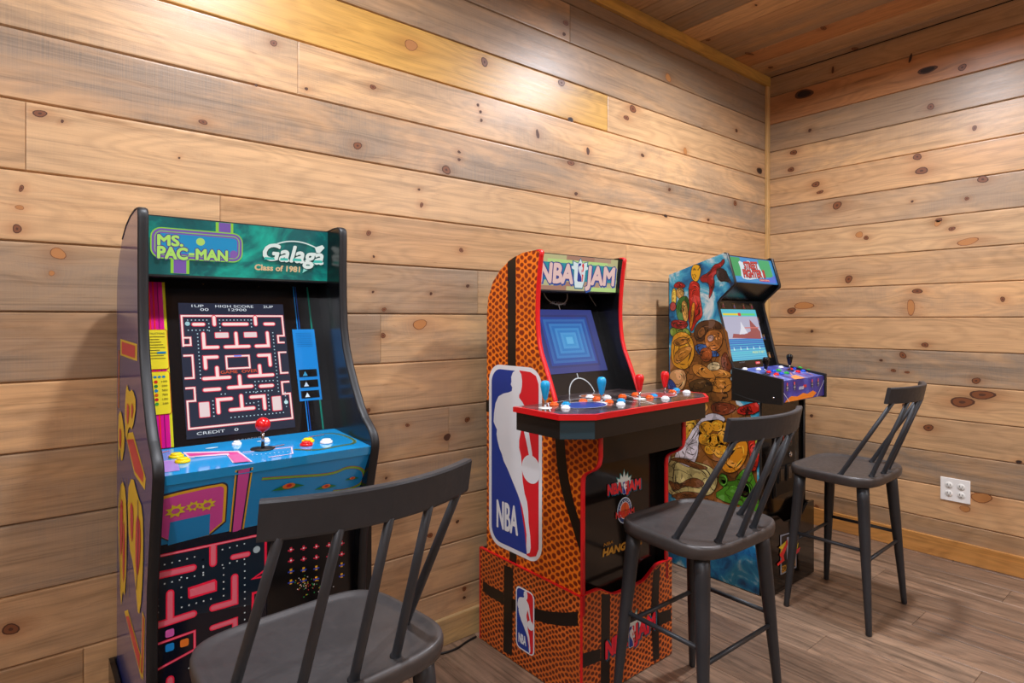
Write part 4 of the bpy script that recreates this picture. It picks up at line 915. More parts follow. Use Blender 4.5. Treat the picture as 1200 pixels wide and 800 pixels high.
    on = lambda x_, y_: hit((1.238, 1.214, zt), (0,0,1), 590+x_/4.8, 440+y_/4.8)
    for x_, y_, m in ((235,182,CYAN), (552,152,CYAN), (766,130,RED), (908,106,RED)): bat_stick(dk, on(x_, y_)+Vector((0,0,0)), m, .088)
    for x_, y_, m in ((285,166,ORG),(448,146,ORG),(525,134,ORG),(594,151,ORG),(669,120,ORG),(742,110,ORG),(822,126,ORG),(950,95,ORG),(352,164,CYAN),(662,145,CYAN),(845,117,CYAN),(972,84,CYAN),(350,184,WHT),(660,164,WHT),(485,123,WHT),(583,126,WHT),(910,131,WHT),(1030,96,WHT)):
        button(dk, on(x_, y_), m, .0150)
    # lower front
    mb = MB(); mb.box((a, 1.312, .815), (b, 1.324, .926), M_BLK); mb.build('apron_panel', root)
    mb = MB(); mb.box((a, 1.425, .30), (b, 1.437, .93), M_GLOSSBR)
    A = Art(mb, (a, 1.425, .30), (1,0,0), (0,0,1)); k = 5.33; o_ = (690, 530)
    nba_jam(A, *[A.uv(o_[0]+x/k, o_[1]+y/k) for x, y in ((115,266),(318,222),(115,202))], 1, (214, 46, 50))
    c = A.uv(o_[0]+222/k, o_[1]+360/k)
    for r_, cc, L in ((.040, (200, 214, 226), 1), (.037, (34, 54, 96), 2), (.027, (214, 222, 230), 3), (.025, (206, 84, 40), 4)): A.ell(*c, r_, r_*1.18, cc, L, 28)
    A.stroke([(c[0]-.025, c[1]), (c[0]+.025, c[1])], .0015, (40, 20, 16), 5); A.stroke([(c[0], c[1]-.028), (c[0], c[1]+.028)], .0015, (40, 20, 16), 5)
    for i, ch in enumerate('TOURNAMENT'):
        th = math.radians(165-i*150/9); q = Vector((c[0]+.0315*math.cos(th), c[1]+.0315*1.18*math.sin(th))); uu = Vector((math.sin(th), -math.cos(th)))*.0055; ww = Vector((math.cos(th), math.sin(th)))*.006
        A.text(ch, q-uu/2-ww/2, q+uu/2-ww/2, q-uu/2+ww/2, (230, 234, 240), 6, bold=.02)
    A.text('NBA JAM', (c[0]-.050, c[1]-.020), (c[0]+.050, c[1]-.020), (c[0]-.050, c[1]+.002), (206, 44, 40), 7, bold=.05)
    A.text('NBA', *[A.uv(o_[0]+x/k, o_[1]+y/k) for x, y in ((92,588),(150,566),(95,568))], (200, 140, 40), 1, bold=.03)
    A.text('HANGTIME', *[A.uv(o_[0]+x/k, o_[1]+y/k) for x, y in ((85,650),(328,568),(92,604))], (130, 76, 16), 1, bold=.16); A.text('HANGTIME', *[A.uv(o_[0]+x/k, o_[1]+y/k) for x, y in ((85,650),(328,568),(92,604))], (214, 160, 50), 2, bold=.08)
    mb.build('front_panel', root)
    # riser
    rx0, rx1, ry0, ry1 = 1.432, 1.934, 1.386, 1.945
    def s_art(mb):
        A = Art(mb, (rx0, ry0, .0), (0,-1,0), (0,0,1)); o_, k = (560, 640), 4.286; S = lambda l: A.px(l, o_, k)
        A.poly(S([(132,92),(178,112),(172,548),(128,528)]), K_); A.poly(S([(26,172),(60,196),(130,232),(130,292),(60,252),(26,224)]), K_)
        A.poly(S([(172,262),(200,272),(200,330),(170,320)]), K_); A.poly(S([(280,308),(350,326),(430,332),(503,328),(503,398),(430,400),(350,388),(280,368)]), K_)
        x0 = A.uv(605, 720)[0]; x1 = A.uv(626.5, 720)[0]; y1 = A.uv(608, 686)[1]; y0 = A.uv(622, 767.5)[1]; nba_logo(A, x0, y0, x1, y1, 2)
    def f_art(mb):
        A = Art(mb, (rx0, ry0, 0), (1,0,0), (0,0,1)); o_, k = (560, 640), 4.286; S = lambda l: A.px(l, o_, k)
        A.poly(S([(620,240),(664,240),(662,700),(616,700)]), K_); A.poly(S([(880,130),(915,96),(905,330),(912,562),(880,576),(868,330)]), K_)
        A.poly(S([(518,540),(616,512),(616,575),(518,612)]), K_); A.poly(S([(905,335),(970,312),(970,372),(900,402)]), K_)
        nba_jam(A, *[A.uv(o_[0]+x/k, o_[1]+y/k) for x, y in ((640,562),(886,408),(640,478))], 2)
    riser(root, rx0, rx1, ry0, ry1, zr, M_BALL2, M_BALL2, M_REDM, s_art, f_art, dip=.042)
    return root
cabinet_two()

# ================================================================== third cabinet: illustrated side
def cabinet_three():
    xL, xR, T = 2.654, 3.110, .017; a, b = xL+T, xR-T
    root = thing('arcade_cabinet', 'arcade cabinet nearest the room corner with comic-painted side, purple control box, black joysticks', 'arcade machine', ((xL+xR)/2, 1.66, 0))
    front = [(1.418, .004), (1.418, .60), (1.418, .90), (1.50, .915), (1.556, .93), (1.556, 1.05), (1.575, 1.12), (1.605, 1.24), (1.632, 1.34), (1.636, 1.366), (1.622, 1.385), (1.545, 1.452), (1.545, 1.468), (1.585, 1.602)]
    prof = front+[(1.60, 1.607), (1.92, 1.517), (1.925, .004)]
    SK, BR_, OCH, DK = (206, 136, 56), (120, 70, 34), (222, 158, 40), (34, 22, 20)
    rnd = random.Random(3)
    def art(mb):
        A = Art(mb, (xL, 1.66, .9), (0,-1,0), (0,0,1))
        def blob(l, c, L=1, o=None, k=1.0, sm=2, edge=.0045, hi=None):
            q = smooth(A.px(l, o or (780,290), k), sm); A.stroke(q, edge*1.3, DK, L, True); A.poly(q, comic(c), L+.4)
            cx = [sum(p[i] for p in q)/len(q) for i in (0, 1)]; n = len(q); sz = max(max(p[i] for p in q)-min(p[i] for p in q) for i in (0, 1))
            for j in range(int(4+sz*70)):                  # brushed fold lines and lights
                i0 = rnd.randrange(n); span = rnd.randint(max(2, n//10), max(3, n//5)); f = rnd.uniform(.30, .86); lite = rnd.random() < .42
                up = (q[i0][1]-cx[1]) > 0; col = tuple(min(255, int(x*1.22+30)) for x in c) if lite and up else (DK if not lite else tuple(int(x*.62) for x in c))
                a_ = [Vector((cx[0]+(q[(i0+t) % n][0]-cx[0])*f, cx[1]+(q[(i0+t) % n][1]-cx[1])*f)) for t in range(span+1)]; wd = min(.006, sz*.06)*rnd.uniform(.6, 1.3)
                b_ = [p+(Vector(cx)-p).normalized()*wd*math.sin(math.pi*t/span) for t, p in enumerate(a_)]
                A.poly([tuple(p) for p in a_]+[tuple(p) for p in b_[-2:0:-1]], col, L+.62+.02*(j % 9))
        o1, k1 = (780, 290), 4.706        # coordinates of the upper zoom
        A.poly(smooth(A.px([(785.5,392),(800,384),(815,392),(820,378),(840,372),(857,395),(856,470),(886,485),(888,600),(786,604),(785,500)]), 1), comic((150, 96, 44)), .6)
        # upper left: red, green and tan drapery forms
        blob([(52,200),(75,186),(108,205),(105,222),(60,222),(46,215)], (186, 30, 34), 2, o1, k1, hi=(214, 60, 50))
        blob([(62,222),(98,224),(104,262),(80,284),(60,262)], (226, 178, 96), 2, o1, k1, hi=(240, 204, 130)); blob([(36,230),(56,222),(60,290),(50,330),(34,320)], (224, 190, 70), 1, o1, k1)
        blob([(72,282),(118,262),(132,310),(128,350),(110,420),(70,400),(58,340)], (54, 120, 50), 3, o1, k1, hi=(80, 156, 66))
        blob([(88,300),(112,290),(126,350),(122,410),(100,400)], (222, 170, 84), 4, o1, k1, hi=(238, 196, 120)); blob([(28,305),(52,300),(60,330),(44,352),(26,340)], (150, 34, 34), 4, o1, k1)
        blob([(38,400),(100,402),(128,418),(110,448),(50,445),(30,425)], (160, 34, 36), 5, o1, k1, hi=(190, 54, 50)); blob([(28,440),(70,448),(120,440),(150,490),(60,500),(26,480)], (120, 150, 50), 4, o1, k1)
        # flame column and red swirls
        blob([(150,100),(175,92),(196,110),(192,150),(176,190),(150,180),(140,140)], (240, 186, 40), 2, o1, k1, hi=(250, 226, 110))
        blob([(128,210),(150,180),(190,200),(186,260),(200,330),(205,380),(170,410),(140,480),(126,380),(132,300)], (190, 36, 26), 2, o1, k1, hi=(226, 76, 30)); blob([(150,300),(165,310),(150,420),(136,460),(140,380)], (240, 150, 40), 4, o1, k1)
        # darting red and black cape shape at the top right
        blob([(268,95),(300,88),(322,60),(326,84),(300,112),(286,140),(262,156),(272,200),(252,262),(240,282),(246,230),(236,190),(196,190),(192,160),(240,140)], (160, 26, 32), 2, o1, k1, 1, hi=(196, 44, 44))
        blob([(286,112),(330,122),(345,160),(366,196),(330,182),(300,186),(282,150)], (46, 36, 40), 4, o1, k1, 1)
        # ochre domed form, left
        blob([(36,520),(50,480),(90,462),(135,480),(158,530),(160,600),(135,650),(110,672),(70,664),(40,640),(32,580)], OCH, 6, o1, k1, hi=(238, 186, 84)); blob([(40,520),(90,490),(140,505),(120,530),(60,545)], (176, 116, 40), 7, o1, k1, 1); blob([(60,570),(130,540),(152,560),(120,600),(70,640),(46,625)], (190, 128, 46), 7, o1, k1, 1)
        # brown and tan boulders, right
        blob([(160,450),(190,408),(250,400),(300,412),(312,452),(270,440),(230,450),(220,500),(190,520),(160,500)], (90, 56, 32), 6, o1, k1, hi=(120, 78, 44)); blob([(176,470),(210,430),(224,470),(196,505)], (150, 96, 50), 8, o1, k1, 1)
        blob([(226,462),(290,452),(318,480),(312,540),(280,572),(240,560),(216,520)], (196, 122, 56), 7, o1, k1, hi=(218, 150, 84)); blob([(232,492),(262,480),(272,505),(242,522)], (226, 190, 180), 8.5, o1, k1)
        blob([(160,540),(200,530),(250,545),(290,580),(300,600),(240,600),(180,590)], (50, 100, 170), 6, o1, k1); blob([(196,560),(240,548),(262,580),(250,625),(214,630),(194,600)], (176, 90, 40), 8, o1, k1, hi=(200, 110, 56))
        blob([(232,650),(260,630),(300,634),(304,668),(270,676),(240,672)], (214, 196, 150), 9, o1, k1)
        blob([(146,650),(190,636),(240,670),(310,668),(362,690),(366,716),(300,716),(220,720),(160,700)], (206, 138, 58), 8, o1, k1, hi=(226, 164, 84)); blob([(310,600),(335,570),(350,620),(372,660),(340,690),(310,650)], (120, 60, 36), 6, o1, k1)
        blob([(24,690),(60,668),(110,676),(118,740),(90,790),(50,780),(24,750)], (216, 164, 110), 8, o1, k1, hi=(232, 190, 140)); blob([(20,720),(50,740),(70,790),(30,798),(16,770)], (40, 70, 150), 9, o1, k1)
        blob([(130,745),(190,722),(250,732),(270,790),(200,800),(140,790)], (92, 66, 34), 9, o1, k1, hi=(120, 90, 50))
        blob([(240,716),(300,720),(366,718),(366,790),(300,800),(250,790)], (196, 130, 50), 7, o1, k1, hi=(214, 152, 66)); 
        # lower part
        o2, k2 = (700, 470), 4.21
        blob([(560,10),(640,5),(700,30),(640,70),(570,60)], (130, 60, 34), 8, o2, k2); blob([(440,0),(520,-5),(560,30),(500,80),(440,60),(410,20)], (196, 140, 56), 8, o2, k2, hi=(216, 166, 84))
        blob([(690,35),(760,10),(800,5),(800,60),(700,66)], (196, 40, 30), 12, o2, k2, 1, hi=(220, 60, 40))
        blob([(416,100),(470,85),(500,100),(470,170),(430,210),(414,180)], (216, 166, 50), 9, o2, k2, hi=(236, 194, 90))
        blob([(560,50),(640,80),(620,110),(540,130),(500,200),(500,260),(470,330),(420,310),(380,280),(400,240),(440,200),(490,110)], (206, 204, 216), 10, o2, k2, hi=(226, 226, 234))
        blob([(360,260),(430,290),(500,300),(580,330),(600,400),(560,470),(480,450),(360,470),(345,400)], (206, 196, 130), 9, o2, k2, hi=(222, 214, 156))
        for l in ([(350,285),(420,275),(500,310),(560,330),(500,336),(420,300)], [(350,380),(400,420),(470,370),(540,400),(500,430),(440,410),(380,450)], [(350,470),(440,440),(540,462),(440,478)]): blob(l, (120, 72, 34), 11, o2, k2)
        blob([(520,100),(600,85),(650,110),(640,170),(690,250),(640,300),(560,290),(510,220),(500,150)], (150, 90, 24), 10, o2, k2)
        for cx, cy, r1, r2 in ((540,130,36,34), (595,120,34,30), (535,185,34,32), (580,190,28,34), (560,235,30,28), (610,240,36,40), (622,180,30,38), (640,130,24,30)):
            blob([(cx+r1*math.cos(t*.785), cy+r2*math.sin(t*.785)) for t in range(8)], (226, 160, 38), 11+(cx % 3)*.3, o2, k2, hi=(240, 188, 80))
        blob([(640,250),(700,200),(745,190),(745,270),(700,340),(650,356),(612,330)], (228, 150, 36), 12.5, o2, k2, hi=(244, 184, 84))
        blob([(745,200),(770,180),(805,190),(800,300),(780,350),(750,330),(760,270)], (206, 46, 30), 13, o2, k2, hi=(226, 80, 50)); blob([(780,180),(806,186),(806,260),(790,240)], (190, 200, 60), 13.5, o2, k2)
        for l in ([(575,460),(640,420),(600,380),(680,400),(700,360),(730,330),(760,330),(790,420),(800,480),(800,545),(740,530),(690,500),(640,500)], [(700,420),(740,390),(770,440),(740,480),(706,460)], [(610,350),(650,370),(640,430),(600,400)]): blob(l, (76, 150, 40), 12, o2, k2, 1, hi=(130, 196, 50))
        q = A.px([(783.5,600),(889,600),(889.6,697.5),(783.5,655.8)]); u0 = A.uv(783.6, 620)[0]; u1 = .2405
        A.poly([(u0, -.895), (u1, -.895), (u1, -.52), (u0, -.50)], M_SEAART, .5)
        A.rect(u0, -.2, u0+.004, .60, (14, 14, 18), .2)
    side_panel(root, prof, xL, xL+T, M_SKYART, M_MOLD, front+[(1.60, 1.607)], True, art)
    side_panel(root, prof, xR-T, xR, None, M_MOLD, front+[(1.60, 1.607)], False)
    mb = MB(); mb.box((a, 1.90, .02), (b, 1.912, 1.50), M_BLKM); mb.prism_x([(1.60, 1.600), (1.90, 1.514), (1.90, 1.502), (1.60, 1.588)], a, b, M_BLKM); mb.build('back_panel', root)
    mb = MB(); slab_between(mb, (1.552, 1.466), (1.590, 1.594), a, b, .012, ink((36, 120, 190), 'lit'))
    A = Art(mb, (a, 1.552, 1.466), (1,0,0), (0, .038, .128), 'lit'); W_, H_ = b-a, .1335
    A.rect(.004, .004, W_-.004, H_-.004, (40, 150, 214)); A.rect(.004, .03, W_*.24, H_-.004, (30, 166, 96), 1); A.rect(W_*.66, .035, W_-.03, H_-.004, (40, 176, 110), 1); A.poly([(W_*.6,.006),(W_-.006,.006),(W_-.006,.05)], (60, 110, 220), 2)
    A.poly(smooth([(W_*.16,.02),(W_*.2,.07),(W_*.18,.115),(W_*.32,.10),(W_*.42,.122),(W_*.5,.10),(W_*.62,.12),(W_*.66,.07),(W_*.74,.03),(W_*.5,.022),(W_*.3,.012)], 1), (226, 240, 248), 3)
    for tx, bl, br, tl in (('STREET', (.28,.072), (.60,.078), (.29,.108)), ('FIGHTER II', (.22,.026), (.72,.032), (.23,.066))):
        for off, c, bo, L in ((.0015, (70, 20, 40), .16, 4), (0, (206, 50, 50), .08, 5)): A.text(tx, *[(W_*q[0]+off, q[1]-off) for q in (bl, br, tl)], c, L, bold=bo)
    A.rect(W_*.56, .010, W_*.80, .022, (206, 30, 40), 4); A.text('CHAMPION EDITION', (W_*.57, .013), (W_*.79, .013), (W_*.57, .019), (240, 230, 230), 5)
    mb.build('marquee', root)
    sl = .276; yb = lambda z: 1.586+(z-1.076)*sl
    mb = MB(); slab_between(mb, (1.556, 1.466), (1.66, 1.385), a, b, .01, M_BLK); slab_between(mb, (yb(1.035), 1.035), (yb(1.40), 1.40), a, b, .012, M_BLK)
    A = Art(mb, (a, yb(1.035), 1.035), (1,0,0), (0, sl, 1))
    for i, (px, py) in enumerate([(847, 357.5), (860, 358.5), (871, 359), (880.5, 359), (888.5, 375), (895, 395), (901.5, 416)]):
        q = A.uv(px, py); A.rect(q[0]-.013, q[1]-.014, q[0]+.013, q[1]+.014, (190, 150, 60), 1); A.rect(q[0]-.012, q[1]-.013, q[0]+.012, q[1]+.013, (26, 20, 34), 2)
        A.rrect(q[0]-.006, q[1]-.012, q[0]+.006, q[1]+.002, .004, [(150,60,90),(120,110,170),(170,60,80),(180,60,120),(110,100,150),(40,80,150),(190,130,70)][i], 3); A.ell(q[0], q[1]+.005, .004, .004, (206, 160, 120), 4, 10)
    q = A.uv(888, 425.2); A.rect(q[0]-.022, q[1]-.005, q[0]+.022, q[1]+.008, (206, 30, 50), 1); A.text('CAPCOM', (q[0]-.018, q[1]-.002), (q[0]+.018, q[1]-.002), (q[0]-.018, q[1]+.005), (240, 220, 220), 2, bold=.02)
    q = A.uv(870, 424.6); A.text('ARCADE1UP', (q[0]-.03, q[1]-.002), (q[0]+.02, q[1]-.002), (q[0]-.03, q[1]+.005), (110, 112, 118), 1, bold=.02)
    bz = mb.build('bezel', root)
    mb = MB(); cx = (b-a)/2; u1 = A.uv(884.5, 363)[0]; u0 = u1-.346; v0, v1 = A.uv(899, 420)[1], A.uv(884, 363)[1]
    S = Art(mb, A.o, A.u, A.v, 'screen', base=4); P3 = lambda u, v, d: A.o+A.u*u+A.v*v+A.n*d
    vs = [P3(u0,v0,.0006), P3(u1,v0,.0006), P3(u1,v1,.0006), P3(u0,v1,.0006), P3(u0,v0,.0022), P3(u1,v0,.0022), P3(u1,v1,.0022), P3(u0,v1,.0022)]
    mb.add(vs, [(4,5,6,7)], ink((60, 150, 200), 'screen')); mb.add(vs, [(0,1,5,4),(1,2,6,5),(2,3,7,6),(3,0,4,7)], M_GLASS)
    X = lambda f: u0+(u1-u0)*f; Y = lambda f: v0+(v1-v0)*f
    S.rect(X(0), Y(.42), X(1), Y(.86), (176, 176, 200), 1); S.rect(X(0), Y(.86), X(1), Y(1), (70, 186, 206), 1); S.rect(X(0), Y(0), X(1), Y(.22), (90, 190, 214), 1); S.rect(X(0), Y(.22), X(1), Y(.42), (30, 110, 190), 1)
    for i in range(10): S.rect(X(0), Y(.02+.04*i), X(1), Y(.035+.04*i), (60+6*(i % 3), 150+10*(i % 4), 205), 1.5)
    S.rect(X(.05), Y(.88), X(.46), Y(.92), (226, 206, 60), 2); S.rect(X(.54), Y(.88), X(.95), Y(.92), (90, 206, 120), 2); S.rect(X(.46), Y(.87), X(.54), Y(.93), (206, 50, 50), 2)
    S.poly([(X(.15),Y(.44)),(X(.95),Y(.40)),(X(.98),Y(.55)),(X(.75),Y(.80)),(X(.70),Y(.56)),(X(.5),Y(.50)),(X(.2),Y(.52))], (150, 74, 76), 2); S.poly([(X(.36),Y(.50)),(X(.60),Y(.52)),(X(.55),Y(.62)),(X(.48),Y(.76)),(X(.44),Y(.62))], (220, 220, 230), 3)
    S.rect(X(.55), Y(.62), X(.95), Y(.64), (210, 110, 100), 3)
    for i in range(5): S.poly([(X(.1+.18*i),Y(.2)),(X(.14+.18*i),Y(.2)),(X(.12+.18*i),Y(.27))], (190, 230, 236), 3)
    S.text('PRESS START', (X(.60), Y(.12)), (X(.95), Y(.12)), (X(.60), Y(.16)), (230, 230, 120), 3, bold=.02)
    mb.build('screen', bz)
    # control box
    y0, y1 = 1.318, 1.560; zb, zf = 1.045, 1.006
    mb = MB(); mb.prism_x([(y0+.005, zf-.004), (y1, zb-.004), (y1, .90), (y0+.005, .902)], a-.002, b+.002, M_BLK)
    A = Art(mb, (a, y0+.005, zf-.004), (1,0,0), (0, y1-y0-.005, zb-zf)); W_ = b-a; D_ = y1-y0-.008
    A.rect(.0, .0, W_, D_, M_DECKBLUE, 0)
    for f in range(7): x_ = .03+f*.056; A.stroke([(x_, .02+.01*(f % 2)), (x_+.04, .07+.02*(f % 3)), (x_+.09, .1)], .004, [(226, 150, 70), (190, 200, 226), (206, 80, 110)][f % 3], 1)
    A.poly([(W_*.3,0),(W_*.55,0),(W_*.6,.06),(W_*.4,.04)], (226, 140, 80), 1)
    dk = mb.build('control_deck', root)
    mb = MB(); mb.box((a, y0, .905), (b, y0+.006, zf-.006), M_PURPLE)
    A = Art(mb, (a, y0, .905), (1,0,0), (0,0,1)); OR = (236, 130, 30)
    A.poly([(.02,.0),(.09,.0),(.30,.002),(.34,.02),(.30,.034),(.24,.022),(.20,.030),(.14,.018),(.08,.024),(.04,.012)], OR); A.stroke([(.0,.05),(.06,.0)], .003, (220, 226, 236), 1); A.stroke([(W_,.075),(W_-.08,.0)], .003, (220, 226, 236), 1)
    for x_ in (.03, .10, .28, .345): A.rect(x_, .052, x_+.022, .078, (36, 34, 60), 1); A.rect(x_+.006, .074, x_+.016, .088, (226, 70, 60), 2); A.stroke([(x_+.011,.05),(x_+.011,.08)], .002, (230, 230, 236), 3); A.stroke([(x_+.002,.064),(x_+.02,.064)], .002, (230, 230, 236), 3)
    A.text('ARCADE', (.155,.048), (.205,.048), (.155,.062), (226, 230, 240), 1, bold=.04); A.rect(.20, .055, .232, .068, (206, 40, 50), 1)
    mb.build('deck_front', root)
    for x0_ in (xL-.001, xR-T+.001):
        mb = MB(); mb.prism_x([(y0-.006, zf+.006), (y1, zb+.006), (y1, .893), (y0-.006, .897)], x0_, x0_+T, M_BLKM)
        if x0_ < 3: mb.lathe((x0_-.0, 1.352, .925), (-1,0,0), [(.0045, 0), (.004, .0012)], mat('chrome', (190,190,195), .15, 1), 12)
        mb.build('deck_side', root)
    on = lambda x_, y_: hit((a, y0+.005, zf-.003), (0, -(zb-zf), y1-y0-.005), 770+x_/3.636, 280+y_/3.636)
    bat_stick(dk, on(463, 576), M_BLKB, .082); bat_stick(dk, on(565, 558), M_BLKB, .082)
    for x_, y_, m in ((432,557,WHT), (528,548,WHT), (374,556,WHT), (475,569,RED), (497,565,BLU), (518,562,GRN), (508,579,RED), (530,576,BLU), (551,573,GRN), (568,556,RED), (588,553,BLU), (608,551,GRN), (600,567,RED), (622,564,BLU), (644,562,GRN)):
        button(dk, on(x_, y_), m, .0125 if m is not WHT else .013)
    # lower front: black panel with coin door
    mb = MB(); mb.box((a, 1.430, .02), (b, 1.442, .905), M_GLOSSBR); fp = mb.build('front_panel', root)
    mb = MB(); cx0, cx1 = 2.80, 3.015; mb.box((cx0, 1.424, .42), (cx1, 1.4305, .80), M_BLK); mb.box((cx0+.01, 1.4205, .43), (cx1-.01, 1.4245, .79), M_BLKM)
    mb.box((cx0+.03, 1.414, .49), (cx0+.085, 1.421, .57), M_MOLD); mb.box((cx0+.11, 1.414, .49), (cx0+.165, 1.421, .57), M_MOLD); mb.box((cx0+.04, 1.412, .50), (cx0+.075, 1.4142, .56), M_BLK); mb.box((cx0+.12, 1.412, .50), (cx0+.155, 1.4142, .56), M_BLK)
    cd = mb.build('coin_door', root, bevel=.001)
    for xx in (cx0+.06, cx0+.135):
        mb = MB(); mb.box((xx-.016, 1.408, .66), (xx+.016, 1.4205, .74), M_BLK); mb.box((xx-.003, 1.4065, .68), (xx+.003, 1.4082, .72), mat('coin_return_red', (150, 24, 24), .3)); mb.build('coin_slot', cd)
    mb = MB(); mb.lathe((cx0+.150, 1.4205, .615), (0,-1,0), [(.014, 0), (.014, .006), (.010, .009), (.004, .0095)], mat('chrome', (190,190,195), .15, 1), 20); mb.build('lock', cd)
    def f_art(mb):
        A = Art(mb, (xL, 1.372, 0), (1,0,0), (0,0,1)); o_, k = (880, 560), 5.714; S = lambda l: A.px(l, o_, k)
        A.poly(S([(195,382),(305,350),(303,598),(197,648)]), (150, 156, 170), 1); A.poly(S([(203,390),(297,358),(296,592),(204,636)]), (16, 16, 20), 2)
        A.poly(S([(182,466),(240,410),(244,440),(215,520),(222,550),(176,588),(172,574),(205,540),(188,514),(205,480)]), (226, 40, 40), 4)
        A.poly(S([(182,464),(232,418),(226,444),(204,482),(188,510),(200,476)]), (232, 206, 40), 5); A.poly(S([(262,500),(328,462),(318,492),(280,524)]), (220, 50, 70), 4); A.poly(S([(290,470),(314,430),(308,470)]), (232, 206, 40), 5)
        A.ell(*A.uv(o_[0]+306/k, o_[1]+370/k), .013, .016, (224, 206, 40), 4); A.ell(*A.uv(o_[0]+306/k, o_[1]+372/k), .006, .009, (16, 16, 20), 5)
        A.text('EDITION', *[A.uv(o_[0]+x/k, o_[1]+y/k) for x, y in ((206,632),(296,584),(206,590))], (206, 150, 40), 3, bold=.04)
        A.text('II', *[A.uv(o_[0]+x/k, o_[1]+y/k) for x, y in ((240,540),(268,528),(240,400))], (150, 156, 170), 3, bold=.06)
    mb = MB(); n = 24; x0, x1 = a, xR; top = []
    for i in range(n+1):
        f = i/n; g = min(max((min(f, 1-f)-.12)/.22, 0), 1); g = g*g*(3-2*g); top.append((x1-(x1-x0)*f, .368-.05*g))
    mb.prism_y([(x0, .006), (x1, .006)]+top, 1.374, 1.386, M_GLOSSBR); f_art_mb = mb
    f_art(mb); mb.build('riser_front', root)
    mb = MB(); mb.box((xR-.001, 1.386, .006), (xR+.010, 1.90, .360), M_GLOSSBR); mb.build('riser_side', root)
    mb = MB(); mb.box((xL+.004, 1.386, .006), (xL+.012, 1.4165, .362), M_BLKM); mb.build('riser_side', root)
    for fxx in (xL+.04, xR-.03):
        for fyy in (1.43, 1.88): mb = MB(); mb.lathe((fxx, fyy, 0), (0,0,1), [(.011, 0), (.013, .004), (.011, .021)], M_BLKM, 12); mb.build('foot', root)
    return root
cabinet_three()

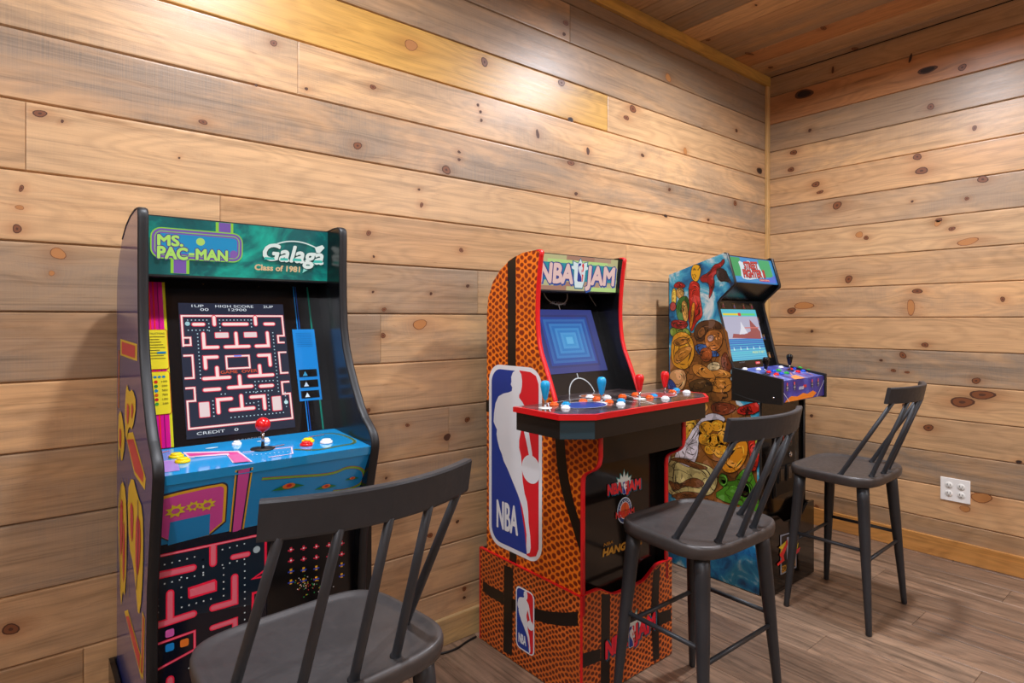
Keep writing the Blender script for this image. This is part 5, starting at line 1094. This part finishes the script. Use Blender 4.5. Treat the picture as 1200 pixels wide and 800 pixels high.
# ================================================================== stools
def make_stool():
    root = thing('bar_stool', 'x', 'stool', (0, 0, 0), 'charcoal metal spindle-back bar stools')
    # seat: rounded square with a raised rim and dished middle
    def outline(s, n=64):
        P_ = []
        for i in range(n):
            t = 2*math.pi*i/n; c, s_ = math.cos(t), math.sin(t); e_ = 2/4.2
            x_ = .222*math.copysign(abs(c)**e_, c); y_ = .186*math.copysign(abs(s_)**e_, s_)
            x_ *= 1-.05*(y_/.182)                       # slightly wider towards the back
            k = 1-s
            P_.append((x_*(1-k/.216), y_*(1-k/.182)))
        return P_
    lev = [(.78, .588), (.93, .588), (.985, .594), (1.0, .606), (1.0, .618), (.99, .6255), (.965, .6285), (.935, .6275), (.90, .622), (.84, .6195), (.6, .6185), (.3, .6180)]
    mb = MB(); vs = []; n = 64
    for s, z in lev:
        for x_, y_ in outline(1.0): vs.append((x_*s, y_*s, z+(.004*((x_*s/.2)**2) if z > .6 else 0)))
    fs = [(j*n+i, j*n+(i+1) % n, (j+1)*n+(i+1) % n, (j+1)*n+i) for j in range(len(lev)-1) for i in range(n)]
    fs += [tuple(range(n))[::-1], tuple((len(lev)-1)*n+i for i in range(n))]
    mb.add(vs, fs, M_SEAT, True); mb.build('seat', root)
    # legs
    tops = {(-1,-1): (-.165, -.128), (1,-1): (.165, -.128), (-1,1): (-.160, .128), (1,1): (.160, .128)}; feet = {(-1,-1): (-.213, -.168), (1,-1): (.213, -.168), (-1,1): (-.213, .168), (1,1): (.213, .168)}
    def pt(k, z): t, f = tops[k], feet[k]; s = z/.60; return Vector((f[0]+(t[0]-f[0])*s, f[1]+(t[1]-f[1])*s, z))
    for k in tops:
        p, q = pt(k, 0), pt(k, .592); L = (q-p).length; mb = MB()
        mb.lathe(p, q-p, [(.0095, 0), (.0115, .003), (.0120, .03), (.0165, L*.35), (.0215, L*.68), (.0235, L*.9), (.0235, L)], M_STOOL, 20); mb.build('leg', root)
    for a, b, z in (((-1,-1), (-1,1), .330), ((1,-1), (1,1), .325), ((-1,-1), (1,-1), .288), ((-1,1), (1,1), .292)):
        mb = MB(); mb.tube(pt(a, z), pt(b, z), .0075, .0075, M_STOOL, 12); mb.build('stretcher', root)
    # curved top rail, leaning back
    mb = MB(); N_ = 24; vs = []; hw = .200
    sec = [(-.008, 0), (-.0095, .004), (-.0095, .062), (-.007, .066), (.007, .066), (.0095, .062), (.0095, .004), (.008, 0)]
    def rail(s, z=0): return Vector((hw*s, -.282+.052*s*s, z))
    for i in range(N_+1):
        s = -1+2*i/N_; t = Vector((hw, .104*s, 0)).normalized(); nn = Vector((-t.y, t.x, 0)); c = rail(s)
        for o_, h in sec: q = c+nn*o_; vs.append((q.x, q.y-(h-.03)*.20, .945+h))
    k = len(sec); fs = [(i*k+j, (i+1)*k+j, (i+1)*k+(j+1) % k, i*k+(j+1) % k) for i in range(N_) for j in range(k)]+[tuple(range(k)), tuple(N_*k+j for j in range(k))[::-1]]
    mb.add(vs, fs, M_STOOL, False); mb.build('top_rail', root)
    for (bx, by), s in zip(((-.178, -.045), (-.098, -.138), (0, -.152), (.098, -.138), (.178, -.045)), (-.86, -.43, 0, .43, .86)):
        q = rail(s, .952); q.y += .002; mb = MB(); p = Vector((bx, by, .619+.004*(bx/.2)**2)); L = (q-p).length
        mb.lathe(p, q-p, [(.0125, 0), (.0105, .004), (.0095, .01), (.0092, L*.4), (.0082, L)], M_STOOL, 14); mb.build('spindle', root)
    return root
def children(o): return [c for c in bpy.data.objects if c.parent == o]
stool = make_stool()
SP = [((.470, 1.192, 0), 3.0, 'charcoal spindle-back bar stool in the left foreground facing the teal-marquee cabinet'),
      ((1.712, 1.128, 0), -1.0, 'charcoal spindle-back bar stool in front of the basketball-patterned cabinet'),
      ((2.872, 1.130, 0), 1.0, 'charcoal spindle-back bar stool nearest the wall socket, right of the purple control box')]
kids = children(stool)
for i, (loc, rz, lb) in enumerate(SP):
    if i == 0: r = stool
    else:
        r = stool.copy(); C.objects.link(r)
        for c in kids: d = c.copy(); C.objects.link(d); d.parent = r
    r.location = loc; r.rotation_euler = (0, 0, math.radians(rz)); r['label'] = lb

# ================================================================== outlet and cable
M_OUT = mat('socket_face', (222, 220, 214), .35); M_SLOT = mat('socket_slot', (40, 38, 36), .6)
t = thing('wall_socket', 'white square electrical wall plate with four sockets low on the right wall', 'power outlet', (WX, .967, .372))
mb = MB(); mb.box((WX-.006, .901, .312), (WX+.001, 1.033, .434), M_WHITE); mb.build('cover_plate', t, bevel=.002)
for yy in (.940, .994):
    for zz in (.351, .395):
        mb = MB(); mb.lathe((WX-.0055, yy, zz), (-1,0,0), [(.0175, 0), (.0175, .0015), (.0165, .0025)], M_OUT, 24)
        for d in (-.0065, .0065): mb.box((WX-.0086, yy+d-.0013, zz-.001), (WX-.0079, yy+d+.0013, zz+.0085), M_SLOT)
        mb.lathe((WX-.0079, yy, zz-.009), (-1,0,0), [(.0026, 0), (.0026, .0007)], M_SLOT, 10); mb.build('socket', t)
mb = MB()
pts = smooth([(.735, 1.955), (.85, 1.962), (1.02, 1.966), (1.20, 1.958), (1.30, 1.930), (1.38, 1.955), (1.425, 1.960)], 3, False)
mb.path([(x_, y_, .0048) for x_, y_ in pts], .0042, mat('black_rubber_cable', (14, 14, 14), .5))
tag(mb.build('power_cable', None), 'black power cable lying on the floor along the left baseboard', 'cable')

for o in TMP:
    if '_o' in o: del o['_o']
